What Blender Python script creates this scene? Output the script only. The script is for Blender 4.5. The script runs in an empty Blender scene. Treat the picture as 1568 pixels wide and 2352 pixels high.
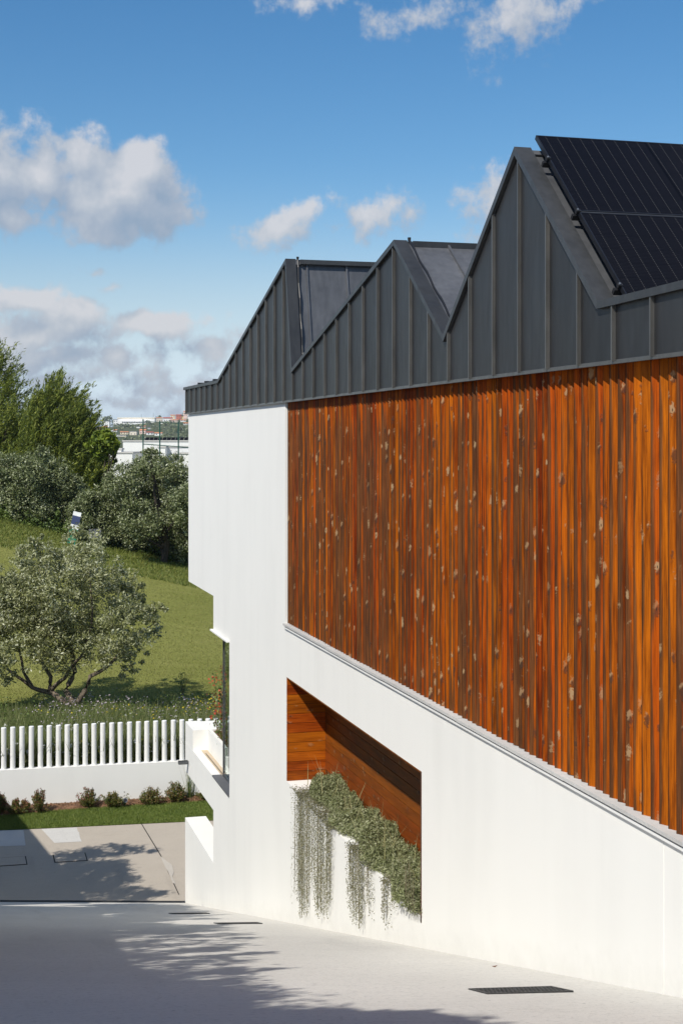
import bpy, math, random
import numpy as np
from mathutils import Vector

rnd = random.Random(7)
R = np.random.default_rng(11)
scene = bpy.context.scene
col = scene.collection

# ------------------------------------------------------------------ camera
D = 4.6                       # metres from the camera to the facade plane (x = D)
F = 3267.0                    # focal length in survey pixels (1568 x 2352 print)
YAW = math.radians(15.3)
HX, HY = 784.0, 1015.0
ZC = 2.05 * D                 # camera height above the lower courtyard (z = 0)
FW = np.array([math.sin(YAW), math.cos(YAW), 0.0])
RT = np.array([math.cos(YAW), -math.sin(YAW), 0.0])
UP = np.array([0.0, 0.0, 1.0])
CAM = np.array([0.0, 0.0, ZC])

cam_data = bpy.data.cameras.new('camera')
cam = bpy.data.objects.new('camera', cam_data)
col.objects.link(cam)
cam.location = (0, 0, ZC)
cam.rotation_euler = (math.radians(90), 0, -YAW)
cam_data.sensor_fit = 'VERTICAL'
cam_data.sensor_height = 36.0
cam_data.lens = 50.0
cam_data.shift_y = (1015 - 1176) / 2352
cam_data.clip_start = 0.1
cam_data.clip_end = 20000
scene.camera = cam

# ------------------------------------------------------------------ sky, sun, exposure
SUN = Vector((1.0, 0.88, -1.42)).normalized()      # direction the light travels
EXPOSURE = 0.12
SKY = 0.102
scene.view_settings.view_transform = 'Standard'
scene.view_settings.look = 'None'
scene.view_settings.exposure = EXPOSURE
scene.view_settings.gamma = 1.0
scene.view_settings.use_curve_mapping = False
scene.cycles.use_denoising = True
scene.cycles.max_bounces = 6
scene.cycles.diffuse_bounces = 3
scene.cycles.transparent_max_bounces = 8

sun_data = bpy.data.lights.new('sun', 'SUN')
sun_data.energy = 4.6
sun_data.angle = math.radians(0.55)
sun_data.color = (1.0, 0.955, 0.88)
sun = bpy.data.objects.new('sun', sun_data)
col.objects.link(sun)
sun.rotation_euler = SUN.to_track_quat('-Z', 'Y').to_euler()
sun.location = (-20, -20, 40)

world = bpy.data.worlds.new('World')
scene.world = world
world.use_nodes = True
world.cycles.sampling_method = 'MANUAL'
world.cycles.sample_map_resolution = 256


def N(nt, t, ins=None, **props):
    n = nt.nodes.new(t)
    for k, v in props.items():
        setattr(n, k, v)
    for k, v in (ins or {}).items():
        s = n.inputs[k]
        if isinstance(v, bpy.types.NodeSocket):
            nt.links.new(v, s)
        else:
            s.default_value = v
    return n


def M(nt, op, a, b=0.0, c=0.0, clamp=False):
    n = N(nt, 'ShaderNodeMath', operation=op, use_clamp=clamp)
    for i, v in enumerate((a, b, c)):
        if isinstance(v, bpy.types.NodeSocket):
            nt.links.new(v, n.inputs[i])
        else:
            n.inputs[i].default_value = v
    return n.outputs[0]


def ramp(nt, fac, stops, interp='LINEAR'):
    n = N(nt, 'ShaderNodeValToRGB', {'Fac': fac})
    cr = n.color_ramp
    cr.interpolation = interp
    while len(cr.elements) < len(stops):
        cr.elements.new(0.5)
    for e, (p, c) in zip(cr.elements, stops):
        e.position = p
        e.color = (c, c, c, 1) if isinstance(c, (int, float)) else (*c, 1)
    return n.outputs['Color']


def mixc(nt, fac, a, b, blend='MIX'):
    n = N(nt, 'ShaderNodeMix', data_type='RGBA', blend_type=blend)
    for s, v in ((n.inputs[0], fac), (n.inputs[6], a), (n.inputs[7], b)):
        if isinstance(v, bpy.types.NodeSocket):
            nt.links.new(v, s)
        elif isinstance(v, (int, float)):
            s.default_value = v
        else:
            s.default_value = (*v, 1)
    return n.outputs[2]


def smooth(nt, v, lo, hi):
    n = N(nt, 'ShaderNodeMapRange', interpolation_type='SMOOTHSTEP')
    nt.links.new(v, n.inputs[0])
    n.inputs[1].default_value = lo
    n.inputs[2].default_value = hi
    return n.outputs[0]


# clouds seen in the photograph, given as print coordinates: x, y, half width, half height, weight
CLOUDS = [(-30, 390, 210, 105, 1.15), (75, 390, 120, 85, 1.2), (190, 365, 75, 68, 1.0), (275, 455, 160, 92, 1.7), (335, 395, 90, 72, 1.6), (240, 500, 125, 52, 1.15), (10, 505, 75, 45, .9), (370, 450, 50, 60, .9),
          (640, 515, 125, 44, .70), (700, 495, 55, 34, .68), (865, 482, 85, 54, .78), (955, 487, 42, 34, .62),
          (1120, 470, 95, 70, .68), (1200, 22, 165, 75, .62), (1110, 50, 80, 80, .50), (930, 40, 100, 46, .50), (690, 3, 120, 28, .42),
          (45, 682, 110, 42, 1.0), (110, 765, 190, 55, 1.15), (180, 730, 70, 52, 1.2), (385, 752, 115, 42, 1.15),
          (90, 818, 230, 32, .75), (260, 832, 90, 30, .80), (500, 812, 75, 50, .8), (370, 880, 60, 60, .62), (420, 895, 160, 30, .6),
          (560, 780, 60, 40, .7), (200, 925, 300, 26, .55), (60, 870, 160, 26, .6), (232, 622, 24, 13, .5), (270, 660, 26, 14, .5)]


def az_el(x, y):
    v = FW + RT * (x - HX) / F + UP * (HY - y) / F
    return math.atan2(v[0], v[1]), math.atan2(v[2], math.hypot(v[0], v[1]))


def cloud_group(name, detail, full):
    g = bpy.data.node_groups.new(name, 'ShaderNodeTree')
    g.interface.new_socket('P', in_out='INPUT', socket_type='NodeSocketVector')
    g.interface.new_socket('Density', in_out='OUTPUT', socket_type='NodeSocketFloat')
    gi = g.nodes.new('NodeGroupInput')
    go = g.nodes.new('NodeGroupOutput')
    P = gi.outputs[0]
    warp = N(g, 'ShaderNodeTexNoise', {'Vector': P, 'Scale': 16.0, 'Detail': 2.0}, noise_dimensions='2D')
    wv = N(g, 'ShaderNodeVectorMath', {0: warp.outputs['Color'], 1: (.5, .5, .5)}, operation='SUBTRACT')
    Pw = N(g, 'ShaderNodeVectorMath', {0: wv.outputs[0], 1: (.030, .022, 0), 2: P}, operation='MULTIPLY_ADD').outputs[0]
    acc = None
    for (x, y, rx, ry, w) in CLOUDS:
        a, e = az_el(x, y)
        sx, sy = F / rx / 1.25, F / ry / 1.25
        q = N(g, 'ShaderNodeVectorMath', {0: Pw, 1: (sx, sy, 0), 2: (-a * sx, -e * sy, 0)}, operation='MULTIPLY_ADD')
        ln = N(g, 'ShaderNodeVectorMath', {0: q.outputs[0]}, operation='LENGTH')
        v = M(g, 'MULTIPLY_ADD', ln.outputs['Value'], -w, w)
        acc = v if acc is None else M(g, 'SMOOTH_MAX', acc, v, 0.2)
    fb = N(g, 'ShaderNodeTexNoise', {'Vector': P, 'Scale': 34.0, 'Detail': detail, 'Roughness': .62}, noise_dimensions='2D')
    nz = M(g, 'SUBTRACT', fb.outputs['Fac'], .5)
    tot = M(g, 'MULTIPLY_ADD', nz, 1.5, acc)
    if full:
        # the rest of the sky: unseen fair weather cumulus, cover raised for neutral fill
        fg = N(g, 'ShaderNodeTexNoise', {'Vector': N(g, 'ShaderNodeMapping', {'Vector': P, 'Scale': (1, 1.8, 1)}).outputs[0], 'Scale': 4.5, 'Detail': 5.0, 'Roughness': .55}, noise_dimensions='2D')
        gen = M(g, 'MULTIPLY_ADD', fg.outputs['Fac'], 4.0, -2.05)
        sp = N(g, 'ShaderNodeSeparateXYZ', {0: P})
        ax = M(g, 'ABSOLUTE', M(g, 'SUBTRACT', sp.outputs[0], YAW))
        win = M(g, 'MULTIPLY', smooth(g, ax, .36, .27), smooth(g, sp.outputs[1], .46, .36))
        gm = M(g, 'SUBTRACT', gen, M(g, 'MULTIPLY', win, 3.0))
        tot = M(g, 'MAXIMUM', tot, gm)
    g.links.new(tot, go.inputs[0])
    return g


def build_world():
    nt = world.node_tree
    nt.nodes.clear()
    out = nt.nodes.new('ShaderNodeOutputWorld')
    sky = N(nt, 'ShaderNodeTexSky', sky_type='NISHITA', sun_disc=False)
    sky.sun_elevation = math.asin(-SUN.z)
    sky.sun_rotation = math.atan2(-SUN.x, -SUN.y)
    sky.altitude = 60
    sky.air_density = 1.0
    sky.dust_density = 0.05
    sky.ozone_density = 2.5
    bg = N(nt, 'ShaderNodeBackground', {'Color': sky.outputs[0], 'Strength': SKY})
    tc = nt.nodes.new('ShaderNodeTexCoord')
    sp = N(nt, 'ShaderNodeSeparateXYZ', {0: tc.outputs['Generated']})
    az = M(nt, 'ARCTAN2', sp.outputs[0], sp.outputs[1])
    el = M(nt, 'ARCSINE', sp.outputs[2])
    hs = N(nt, 'ShaderNodeHueSaturation', {'Color': sky.outputs[0], 'Hue': .499, 'Saturation': M(nt, 'MULTIPLY_ADD', smooth(nt, sp.outputs[2], 0, .2), .52, .80), 'Value': 1.0})
    lum = N(nt, 'ShaderNodeRGBToBW', {0: sky.outputs[0]}).outputs[0]
    cool = N(nt, 'ShaderNodeVectorMath', {0: (.80, .98, 1.16), 'Scale': lum}, operation='SCALE').outputs[0]
    hz_f = M(nt, 'MULTIPLY', smooth(nt, sp.outputs[2], .16, .0), .85)
    nt.links.new(mixc(nt, hz_f, hs.outputs[0], cool), bg.inputs['Color'])
    P = N(nt, 'ShaderNodeCombineXYZ', {0: az, 1: el}).outputs[0]
    d1 = N(nt, 'ShaderNodeGroup', {0: P}, node_tree=cloud_group('cloud_density', 6.0, True)).outputs[0]
    P2 = N(nt, 'ShaderNodeVectorMath', {0: P, 1: (-.010, .018, 0)}, operation='ADD').outputs[0]
    d2 = N(nt, 'ShaderNodeGroup', {0: P2}, node_tree=cloud_group('cloud_density_lightward', 3.0, False)).outputs[0]
    alpha = M(nt, 'MULTIPLY', smooth(nt, d1, .06, .56), .90)
    lit = M(nt, 'MULTIPLY_ADD', M(nt, 'SUBTRACT', d1, d2), .60, .46, clamp=True)
    cc = ramp(nt, lit, [(0.0, (.33, .42, .55)), (.38, (.44, .50, .60)), (.66, (.56, .60, .665)), (1.0, (.74, .74, .77))])
    cb = N(nt, 'ShaderNodeBackground', {'Color': cc, 'Strength': 0.86})
    up = smooth(nt, sp.outputs[2], -.01, .02)
    mx = N(nt, 'ShaderNodeMixShader', {0: M(nt, 'MULTIPLY', alpha, up), 1: bg.outputs[0], 2: cb.outputs[0]})
    nt.links.new(mx.outputs[0], out.inputs['Surface'])


build_world()

# ------------------------------------------------------------------ survey helpers
def ray(x, y):
    return FW + RT * (x - HX) / F + UP * (HY - y) / F


def at_z(x, y, z=0.0):
    r = ray(x, y)
    return CAM + r * (z - ZC) / r[2]


def at_x(x, y, X=D):
    r = ray(x, y)
    return CAM + r * X / r[0]


def at_dep(x, y, dep):
    return CAM + ray(x, y) * dep


def face_y(x, X=D):
    return at_x(x, HY, X)[1]


RA, RB = -0.08164626, -0.28234346
RC = 8.53585932


def ramp_z(x, y):
    z = RA * x + RB * y + RC
    if y < 6.5:                         # the ramp flattens out towards the street
        z0 = RA * x + RB * 6.5 + RC
        t = 6.5 - y
        z = z0 + .282 * t - .017 * t * t if t < 8.2 else z0 + .282 * 8.2 - .017 * 8.2 * 8.2
    return z


def at_ramp(x, y):
    r = ray(x, y)
    n = np.array([-RA, -RB, 1.0])
    return CAM + r * (RC - n @ CAM) / (n @ r)


# ------------------------------------------------------------------ mesh helpers
class MB:
    def __init__(s):
        s.v = []
        s.f = []

    def add(s, vs, fs):
        o = len(s.v)
        s.v += [tuple(map(float, p)) for p in vs]
        s.f += [tuple(i + o for i in f) for f in fs]
        return s

    def box(s, x0, x1, y0, y1, z0, z1):
        return s.add([(x0, y0, z0), (x1, y0, z0), (x1, y1, z0), (x0, y1, z0), (x0, y0, z1), (x1, y0, z1), (x1, y1, z1), (x0, y1, z1)],
                     [(0, 3, 2, 1), (4, 5, 6, 7), (0, 1, 5, 4), (1, 2, 6, 5), (2, 3, 7, 6), (3, 0, 4, 7)])

    def obox(s, c, a, b, cc):
        """box from a centre and three half-extent vectors"""
        c, a, b, cc = map(np.asarray, (c, a, b, cc))
        vs = [c - a - b - cc, c + a - b - cc, c + a + b - cc, c - a + b - cc, c - a - b + cc, c + a - b + cc, c + a + b + cc, c - a + b + cc]
        return s.add(vs, [(0, 3, 2, 1), (4, 5, 6, 7), (0, 1, 5, 4), (1, 2, 6, 5), (2, 3, 7, 6), (3, 0, 4, 7)])

    def prism(s, poly, off):
        """extrude a planar 3-D polygon along a vector"""
        poly = [np.asarray(p, float) for p in poly]
        off = np.asarray(off, float)
        n = len(poly)
        nrm = sum(np.cross(poly[i] - poly[0], poly[(i + 1) % n] - poly[0]) for i in range(1, n - 1))
        if nrm @ off > 0:
            poly = poly[::-1]
        fs = [tuple(range(n)), tuple(range(2 * n - 1, n - 1, -1))]
        fs += [((i + 1) % n, i, i + n, (i + 1) % n + n) for i in range(n)]
        return s.add(poly + [p + off for p in poly], fs)

    def tube(s, pts, rads, k=8, cap=True):
        pts = [np.asarray(p, float) for p in pts]
        if isinstance(rads, (int, float)):
            rads = [rads] * len(pts)
        rings = []
        for i, p in enumerate(pts):
            t = pts[min(i + 1, len(pts) - 1)] - pts[max(i - 1, 0)]
            t = t / (np.linalg.norm(t) + 1e-9)
            a = np.cross(t, (0, 0, 1) if abs(t[2]) < .9 else (1, 0, 0))
            a /= np.linalg.norm(a)
            b = np.cross(t, a)
            rings.append([p + rads[i] * (a * math.cos(2 * math.pi * j / k) + b * math.sin(2 * math.pi * j / k)) for j in range(k)])
        fs = []
        for i in range(len(pts) - 1):
            for j in range(k):
                fs.append((i * k + j, i * k + (j + 1) % k, (i + 1) * k + (j + 1) % k, (i + 1) * k + j))
        if cap:
            fs.append(tuple(range(k))[::-1])
            fs.append(tuple((len(pts) - 1) * k + j for j in range(k)))
        return s.add([p for r in rings for p in r], fs)

    def mesh(s, name, mat, smooth_=False):
        me = bpy.data.meshes.new(name)
        me.from_pydata(s.v, [], s.f)
        me.validate()
        me.materials.append(mat)
        if smooth_:
            me.shade_smooth()
        return me

    def build(s, name, mat, parent=None, smooth_=False, **tags):
        return put(name, s.mesh(name, mat, smooth_), parent, **tags)


def put(name, me, parent=None, loc=None, **tags):
    o = bpy.data.objects.new(name, me)
    col.objects.link(o)
    if parent is not None:
        o.parent = parent
    if loc is not None:
        o.location = tuple(float(q) for q in loc)
    for k, v in tags.items():
        o[k] = v
    return o


def empty(name, loc, label, category, group=None):
    o = bpy.data.objects.new(name, None)
    col.objects.link(o)
    o.location = tuple(float(q) for q in loc)
    o.empty_display_size = .2
    o['label'] = label
    o['category'] = category
    if group:
        o['group'] = group
    return o


def keep(o):
    """parts below are built in world coordinates: undo the parent's offset"""
    o.matrix_parent_inverse = o.parent.matrix_basis.inverted()
    return o


def np_mesh(name, verts, faces_n, mat):
    """verts (N,3); faces are consecutive runs of faces_n vertices"""
    me = bpy.data.meshes.new(name)
    nv = len(verts)
    nf = nv // faces_n
    me.vertices.add(nv)
    me.vertices.foreach_set('co', np.ascontiguousarray(verts, dtype=np.float32).ravel())
    me.loops.add(nv)
    me.loops.foreach_set('vertex_index', np.arange(nv, dtype=np.int32))
    me.polygons.add(nf)
    me.polygons.foreach_set('loop_start', np.arange(0, nv, faces_n, dtype=np.int32))
    me.polygons.foreach_set('loop_total', np.full(nf, faces_n, dtype=np.int32))
    me.update(calc_edges=True)
    me.materials.append(mat)
    return me


def unit(v):
    return v / (np.linalg.norm(v, axis=-1, keepdims=True) + 1e-9)


def leaf_verts(c, dirs, nrm, ln, wd):
    dirs = unit(dirs)
    side = unit(np.cross(dirs, nrm))
    ln = np.asarray(ln)[:, None]
    wd = np.asarray(wd)[:, None]
    nn = unit(np.cross(side, dirs))
    v = np.stack([c - dirs * ln * .5, c + side * wd * .5 + nn * wd * .12, c + dirs * ln * .5, c - side * wd * .5 + nn * wd * .12], 1)
    return v.reshape(-1, 3)


def blade_verts(p, h, w, lean):
    n = len(p)
    ang = R.uniform(0, math.pi, n)
    s = np.stack([np.cos(ang), np.sin(ang), np.zeros(n)], 1) * (np.asarray(w) / 2)[:, None]
    tip = p + np.stack([R.normal(0, lean, n), R.normal(0, lean, n), np.ones(n)], 1) * np.asarray(h)[:, None]
    return np.stack([p - s, p + s, tip], 1).reshape(-1, 3)


# ------------------------------------------------------------------ materials
def new_mat(name):
    m = bpy.data.materials.new(name)
    m.use_nodes = True
    nt = m.node_tree
    b = nt.nodes['Principled BSDF']
    return m, nt, b


def bump(nt, b, h, strength=.2, dist=.01):
    n = N(nt, 'ShaderNodeBump', {'Height': h, 'Strength': strength, 'Distance': dist})
    nt.links.new(n.outputs[0], b.inputs['Normal'])


def simple(name, c, rough=.6, metal=0.0, noise=.12, scale=6.0, bmp=0.0, spec=.5):
    m, nt, b = new_mat(name)
    tc = nt.nodes.new('ShaderNodeTexCoord')
    nz = N(nt, 'ShaderNodeTexNoise', {'Vector': tc.outputs['Object'], 'Scale': scale, 'Detail': 5.0})
    lo = tuple(q * (1 - noise) for q in c)
    hi = tuple(min(1, q * (1 + noise)) for q in c)
    nt.links.new(ramp(nt, nz.outputs['Fac'], [(.3, lo), (.7, hi)]), b.inputs['Base Color'])
    b.inputs['Roughness'].default_value = rough
    b.inputs['Metallic'].default_value = metal
    b.inputs['Specular IOR Level'].default_value = spec
    if bmp:
        n2 = N(nt, 'ShaderNodeTexNoise', {'Vector': tc.outputs['Object'], 'Scale': scale * 12, 'Detail': 4.0})
        bump(nt, b, n2.outputs['Fac'], bmp, .01)
    return m


def plaster(name='white_render', c=(.81, .80, .755)):
    m, nt, b = new_mat(name)
    g = nt.nodes.new('ShaderNodeNewGeometry')
    P = g.outputs['Position']
    n1 = N(nt, 'ShaderNodeTexNoise', {'Vector': P, 'Scale': .7, 'Detail': 6.0, 'Roughness': .6})
    st = N(nt, 'ShaderNodeMapping', {'Vector': P, 'Scale': (3, 3, .35)})
    n2 = N(nt, 'ShaderNodeTexNoise', {'Vector': st.outputs[0], 'Scale': .9, 'Detail': 5.0})
    f = M(nt, 'MULTIPLY_ADD', n1.outputs['Fac'], .5, M(nt, 'MULTIPLY', n2.outputs['Fac'], .5))
    c0 = ramp(nt, f, [(.30, tuple(q * .955 for q in c)), (.52, c), (.75, tuple(min(1, q * 1.02) for q in c))])
    if name == 'white_render':
        # splash dirt above the ramp and faint runs below the ledge
        sp = N(nt, 'ShaderNodeSeparateXYZ', {0: P})
        rz = M(nt, 'MULTIPLY_ADD', sp.outputs[1], -.28234346, 8.16)
        h = M(nt, 'SUBTRACT', sp.outputs[2], M(nt, 'MAXIMUM', rz, 0.0))
        nb = N(nt, 'ShaderNodeTexNoise', {'Vector': P, 'Scale': 5.0, 'Detail': 6.0, 'Roughness': .7})
        sd = M(nt, 'MULTIPLY', smooth(nt, M(nt, 'ADD', h, M(nt, 'MULTIPLY', nb.outputs['Fac'], .5)), .55, .15), .22)
        c0 = mixc(nt, sd, c0, (.45, .43, .38))
        rn = N(nt, 'ShaderNodeTexNoise', {'Vector': N(nt, 'ShaderNodeMapping', {'Vector': P, 'Scale': (4, 4, .4)}).outputs[0], 'Scale': 1.0, 'Detail': 6.0})
        below = M(nt, 'MULTIPLY', smooth(nt, sp.outputs[2], 5.2, 6.75), M(nt, 'LESS_THAN', sp.outputs[2], 6.78))
        c0 = mixc(nt, M(nt, 'MULTIPLY', M(nt, 'MULTIPLY', smooth(nt, rn.outputs['Fac'], .52, .75), below), .06), c0, (.45, .43, .38))
    nt.links.new(c0, b.inputs['Base Color'])
    b.inputs['Roughness'].default_value = .85
    b.inputs['Specular IOR Level'].default_value = .25
    n3 = N(nt, 'ShaderNodeTexNoise', {'Vector': P, 'Scale': 90.0, 'Detail': 3.0})
    n4 = N(nt, 'ShaderNodeTexNoise', {'Vector': P, 'Scale': 3.0, 'Detail': 3.0})
    bump(nt, b, M(nt, 'MULTIPLY_ADD', n4.outputs['Fac'], .8, M(nt, 'MULTIPLY', n3.outputs['Fac'], .2)), .22, .010)
    return m


def concrete(name, c, streak=True, speck=.35):
    m, nt, b = new_mat(name)
    P = nt.nodes.new('ShaderNodeNewGeometry').outputs['Position']
    n1 = N(nt, 'ShaderNodeTexNoise', {'Vector': P, 'Scale': .45, 'Detail': 8.0, 'Roughness': .65})
    st = N(nt, 'ShaderNodeMapping', {'Vector': P, 'Scale': (.6, 7, 7), 'Rotation': (0, 0, .05)})
    n2 = N(nt, 'ShaderNodeTexNoise', {'Vector': st.outputs[0], 'Scale': 2.2, 'Detail': 7.0, 'Roughness': .7})
    n5 = N(nt, 'ShaderNodeTexNoise', {'Vector': P, 'Scale': 26.0, 'Detail': 5.0, 'Roughness': .75})
    f = M(nt, 'MULTIPLY_ADD', n2.outputs['Fac'], .42 if streak else .1, M(nt, 'MULTIPLY', n1.outputs['Fac'], .58))
    c0 = ramp(nt, f, [(.26, tuple(q * .74 for q in c)), (.42, tuple(q * .94 for q in c)), (.55, c), (.72, tuple(min(1, q * 1.09) for q in c))])
    c1 = mixc(nt, M(nt, 'MULTIPLY', smooth(nt, n5.outputs['Fac'], .50, .66), speck), c0, tuple(q * .62 for q in c))
    v = N(nt, 'ShaderNodeTexVoronoi', {'Vector': P, 'Scale': 4.0})
    spot = M(nt, 'MULTIPLY', M(nt, 'LESS_THAN', v.outputs['Distance'], .05), .55)
    c2 = mixc(nt, spot, c1, tuple(q * .3 for q in c))
    # damp and tyre stains
    n6 = N(nt, 'ShaderNodeTexNoise', {'Vector': N(nt, 'ShaderNodeMapping', {'Vector': P, 'Scale': (1.6, .22, .22)}).outputs[0], 'Scale': 1.0, 'Detail': 6.0, 'Roughness': .6})
    c3 = mixc(nt, M(nt, 'MULTIPLY', smooth(nt, n6.outputs['Fac'], .55, .72), .22), c2, tuple(q * .55 for q in c))
    nt.links.new(c3, b.inputs['Base Color'])
    b.inputs['Roughness'].default_value = .9
    b.inputs['Specular IOR Level'].default_value = .2
    bump(nt, b, M(nt, 'ADD', n5.outputs['Fac'], M(nt, 'MULTIPLY', n2.outputs['Fac'], 1.0)), .55, .012)
    return m


def zinc(name='dark_zinc', c=(.026, .0262, .0265), rough=.44):
    m, nt, b = new_mat(name)
    P = nt.nodes.new('ShaderNodeNewGeometry').outputs['Position']
    oi = nt.nodes.new('ShaderNodeObjectInfo')
    n1 = N(nt, 'ShaderNodeTexNoise', {'Vector': P, 'Scale': 2.2, 'Detail': 7.0, 'Roughness': .65})
    n2 = N(nt, 'ShaderNodeTexNoise', {'Vector': N(nt, 'ShaderNodeMapping', {'Vector': P, 'Scale': (6, 6, .6)}).outputs[0], 'Scale': 3.0, 'Detail': 5.0})
    f = M(nt, 'MULTIPLY_ADD', n1.outputs['Fac'], .6, M(nt, 'MULTIPLY', n2.outputs['Fac'], .4))
    c0 = ramp(nt, f, [(.3, tuple(q * .70 for q in c)), (.7, tuple(q * 1.35 for q in c))])
    k = M(nt, 'MULTIPLY_ADD', oi.outputs['Random'], .34, .83)
    c1 = N(nt, 'ShaderNodeVectorMath', {0: c0, 'Scale': k}, operation='SCALE').outputs[0]
    nt.links.new(c1, b.inputs['Base Color'])
    b.inputs['Metallic'].default_value = .25
    nt.links.new(M(nt, 'MULTIPLY_ADD', n1.outputs['Fac'], .22, rough - .1), b.inputs['Roughness'])
    n3 = N(nt, 'ShaderNodeTexNoise', {'Vector': N(nt, 'ShaderNodeMapping', {'Vector': P, 'Scale': (1, 1.6, .7)}).outputs[0], 'Scale': 2.0, 'Detail': 2.0})
    bump(nt, b, n3.outputs['Fac'], .5, .035)
    return m


def timber(name, axis, light=(.40, .080, .003), dark=(.165, .028, .002), screen=False):
    """stained softwood with knots; axis is the board's long direction. On the screen the proud far edge and the lower
    length of each board are coloured grey-brown, the rest keeps its orange stain"""
    m, nt, b = new_mat(name)
    tc = nt.nodes.new('ShaderNodeTexCoord')
    oi = nt.nodes.new('ShaderNodeObjectInfo')
    rv = oi.outputs['Random']

    def rr(k):
        return M(nt, 'FRACT', M(nt, 'MULTIPLY', rv, k))
    off = N(nt, 'ShaderNodeCombineXYZ', {0: M(nt, 'MULTIPLY', rv, 61.0), 1: M(nt, 'MULTIPLY', rv, 137.0), 2: M(nt, 'MULTIPLY', rv, 89.0)})
    P = N(nt, 'ShaderNodeVectorMath', {0: tc.outputs['Object'], 1: off.outputs[0]}, operation='ADD').outputs[0]

    def sc(a, l):
        s = [a, a, a]
        s[axis] = l
        return tuple(s)
    rot = [(.0, .28, -.28), (.28, .0, .28), (.85, -.65, .3)][axis]
    kn = N(nt, 'ShaderNodeTexVoronoi', {'Vector': N(nt, 'ShaderNodeMapping', {'Vector': P, 'Scale': sc(11, 5.0), 'Rotation': rot}).outputs[0], 'Scale': 1.0})
    kd = kn.outputs['Distance']
    gate = N(nt, 'ShaderNodeSeparateColor', {0: kn.outputs['Color']})
    on = M(nt, 'GREATER_THAN', gate.outputs[0], .25)
    size = M(nt, 'MULTIPLY_ADD', gate.outputs[1], .24, .16)
    wn = N(nt, 'ShaderNodeTexNoise', {'Vector': P, 'Scale': 45.0, 'Detail': 2.0})
    rel = M(nt, 'MULTIPLY_ADD', M(nt, 'SUBTRACT', wn.outputs['Fac'], .5), 1.5, M(nt, 'DIVIDE', kd, size))
    halo = M(nt, 'MULTIPLY', on, smooth(nt, rel, 1.0, .45))
    mp = kn.inputs['Vector'].links[0].from_socket
    dif = N(nt, 'ShaderNodeVectorMath', {0: mp, 1: kn.outputs['Position']}, operation='SUBTRACT')
    dz = N(nt, 'ShaderNodeSeparateXYZ', {0: dif.outputs[0]}).outputs[axis]
    pale = M(nt, 'MULTIPLY', halo, smooth(nt, M(nt, 'ADD', dz, M(nt, 'MULTIPLY_ADD', gate.outputs[2], .16, -.05)), -.035, .05))
    core = M(nt, 'MULTIPLY', on, M(nt, 'MULTIPLY', M(nt, 'GREATER_THAN', gate.outputs[1], .45), smooth(nt, kd, .075, .04)))
    gr = N(nt, 'ShaderNodeTexNoise', {'Vector': N(nt, 'ShaderNodeMapping', {'Vector': P, 'Scale': sc(95, 2.6)}).outputs[0], 'Scale': 1.0, 'Detail': 5.0, 'Roughness': .65, 'Distortion': M(nt, 'MULTIPLY_ADD', halo, 2.0, .2)})
    lo = N(nt, 'ShaderNodeTexNoise', {'Vector': N(nt, 'ShaderNodeMapping', {'Vector': P, 'Scale': sc(12, 1.7)}).outputs[0], 'Scale': 1.0, 'Detail': 5.0, 'Roughness': .6})
    f = M(nt, 'ADD', M(nt, 'MULTIPLY', gr.outputs['Fac'], .55), M(nt, 'MULTIPLY', lo.outputs['Fac'], .45))
    f = M(nt, 'ADD', f, M(nt, 'MULTIPLY_ADD', rr(7.91), .16, -.08))
    mid = tuple(p * .5 + q * .5 for p, q in zip(light, dark))
    c1 = ramp(nt, f, [(.34, tuple(q * .55 for q in dark)), (.43, dark), (.51, mid), (.60, light), (.74, tuple(min(1, q * 1.25) for q in light))])
    hsv = N(nt, 'ShaderNodeHueSaturation', {'Color': c1, 'Hue': M(nt, 'MULTIPLY_ADD', rr(29.3), .016, .494), 'Value': M(nt, 'MULTIPLY_ADD', rr(43.1), .25, .86)}).outputs[0]
    if screen:
        sp = N(nt, 'ShaderNodeSeparateXYZ', {0: tc.outputs['Object']})
        t = M(nt, 'SUBTRACT', .0622, sp.outputs[1])              # distance from the proud edge, metres
        wz = N(nt, 'ShaderNodeTexNoise', {'Vector': N(nt, 'ShaderNodeMapping', {'Vector': P, 'Scale': sc(14, 1.1)}).outputs[0], 'Scale': 1.0, 'Detail': 4.0})
        shift = M(nt, 'ADD', M(nt, 'MULTIPLY_ADD', wz.outputs['Fac'], .085, -.048), M(nt, 'MULTIPLY_ADD', rr(17.37), .040, -.004))
        near_top = M(nt, 'MULTIPLY', smooth(nt, sp.outputs[2], .05, .68), .030)
        e = M(nt, 'SUBTRACT', M(nt, 'SUBTRACT', t, shift), .016)
        w = smooth(nt, M(nt, 'ADD', e, near_top), .012, -.006)
        wc = ramp(nt, M(nt, 'ADD', M(nt, 'MULTIPLY', gr.outputs['Fac'], .6), M(nt, 'MULTIPLY', lo.outputs['Fac'], .4)), [(.35, (.042, .022, .012)), (.5, (.085, .037, .014)), (.65, (.15, .065, .025))])
        hsv = mixc(nt, M(nt, 'MULTIPLY', w, .88), hsv, wc)
        # thin dark line along the proud edge, setting the boards apart
        ed = smooth(nt, t, .0055, .002)
        hsv = mixc(nt, M(nt, 'MULTIPLY', ed, .75), hsv, (.020, .010, .006))
    c2 = mixc(nt, M(nt, 'MULTIPLY', pale, M(nt, 'MULTIPLY_ADD', gate.outputs[2], .5, .32) if screen else .3), hsv, (.38, .255, .135))
    c2 = mixc(nt, M(nt, 'MULTIPLY', M(nt, 'SUBTRACT', halo, pale), .65), c2, (.045, .030, .022))
    c3 = mixc(nt, M(nt, 'MULTIPLY', core, .8), c2, (.035, .022, .015))
    nt.links.new(c3, b.inputs['Base Color'])
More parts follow.
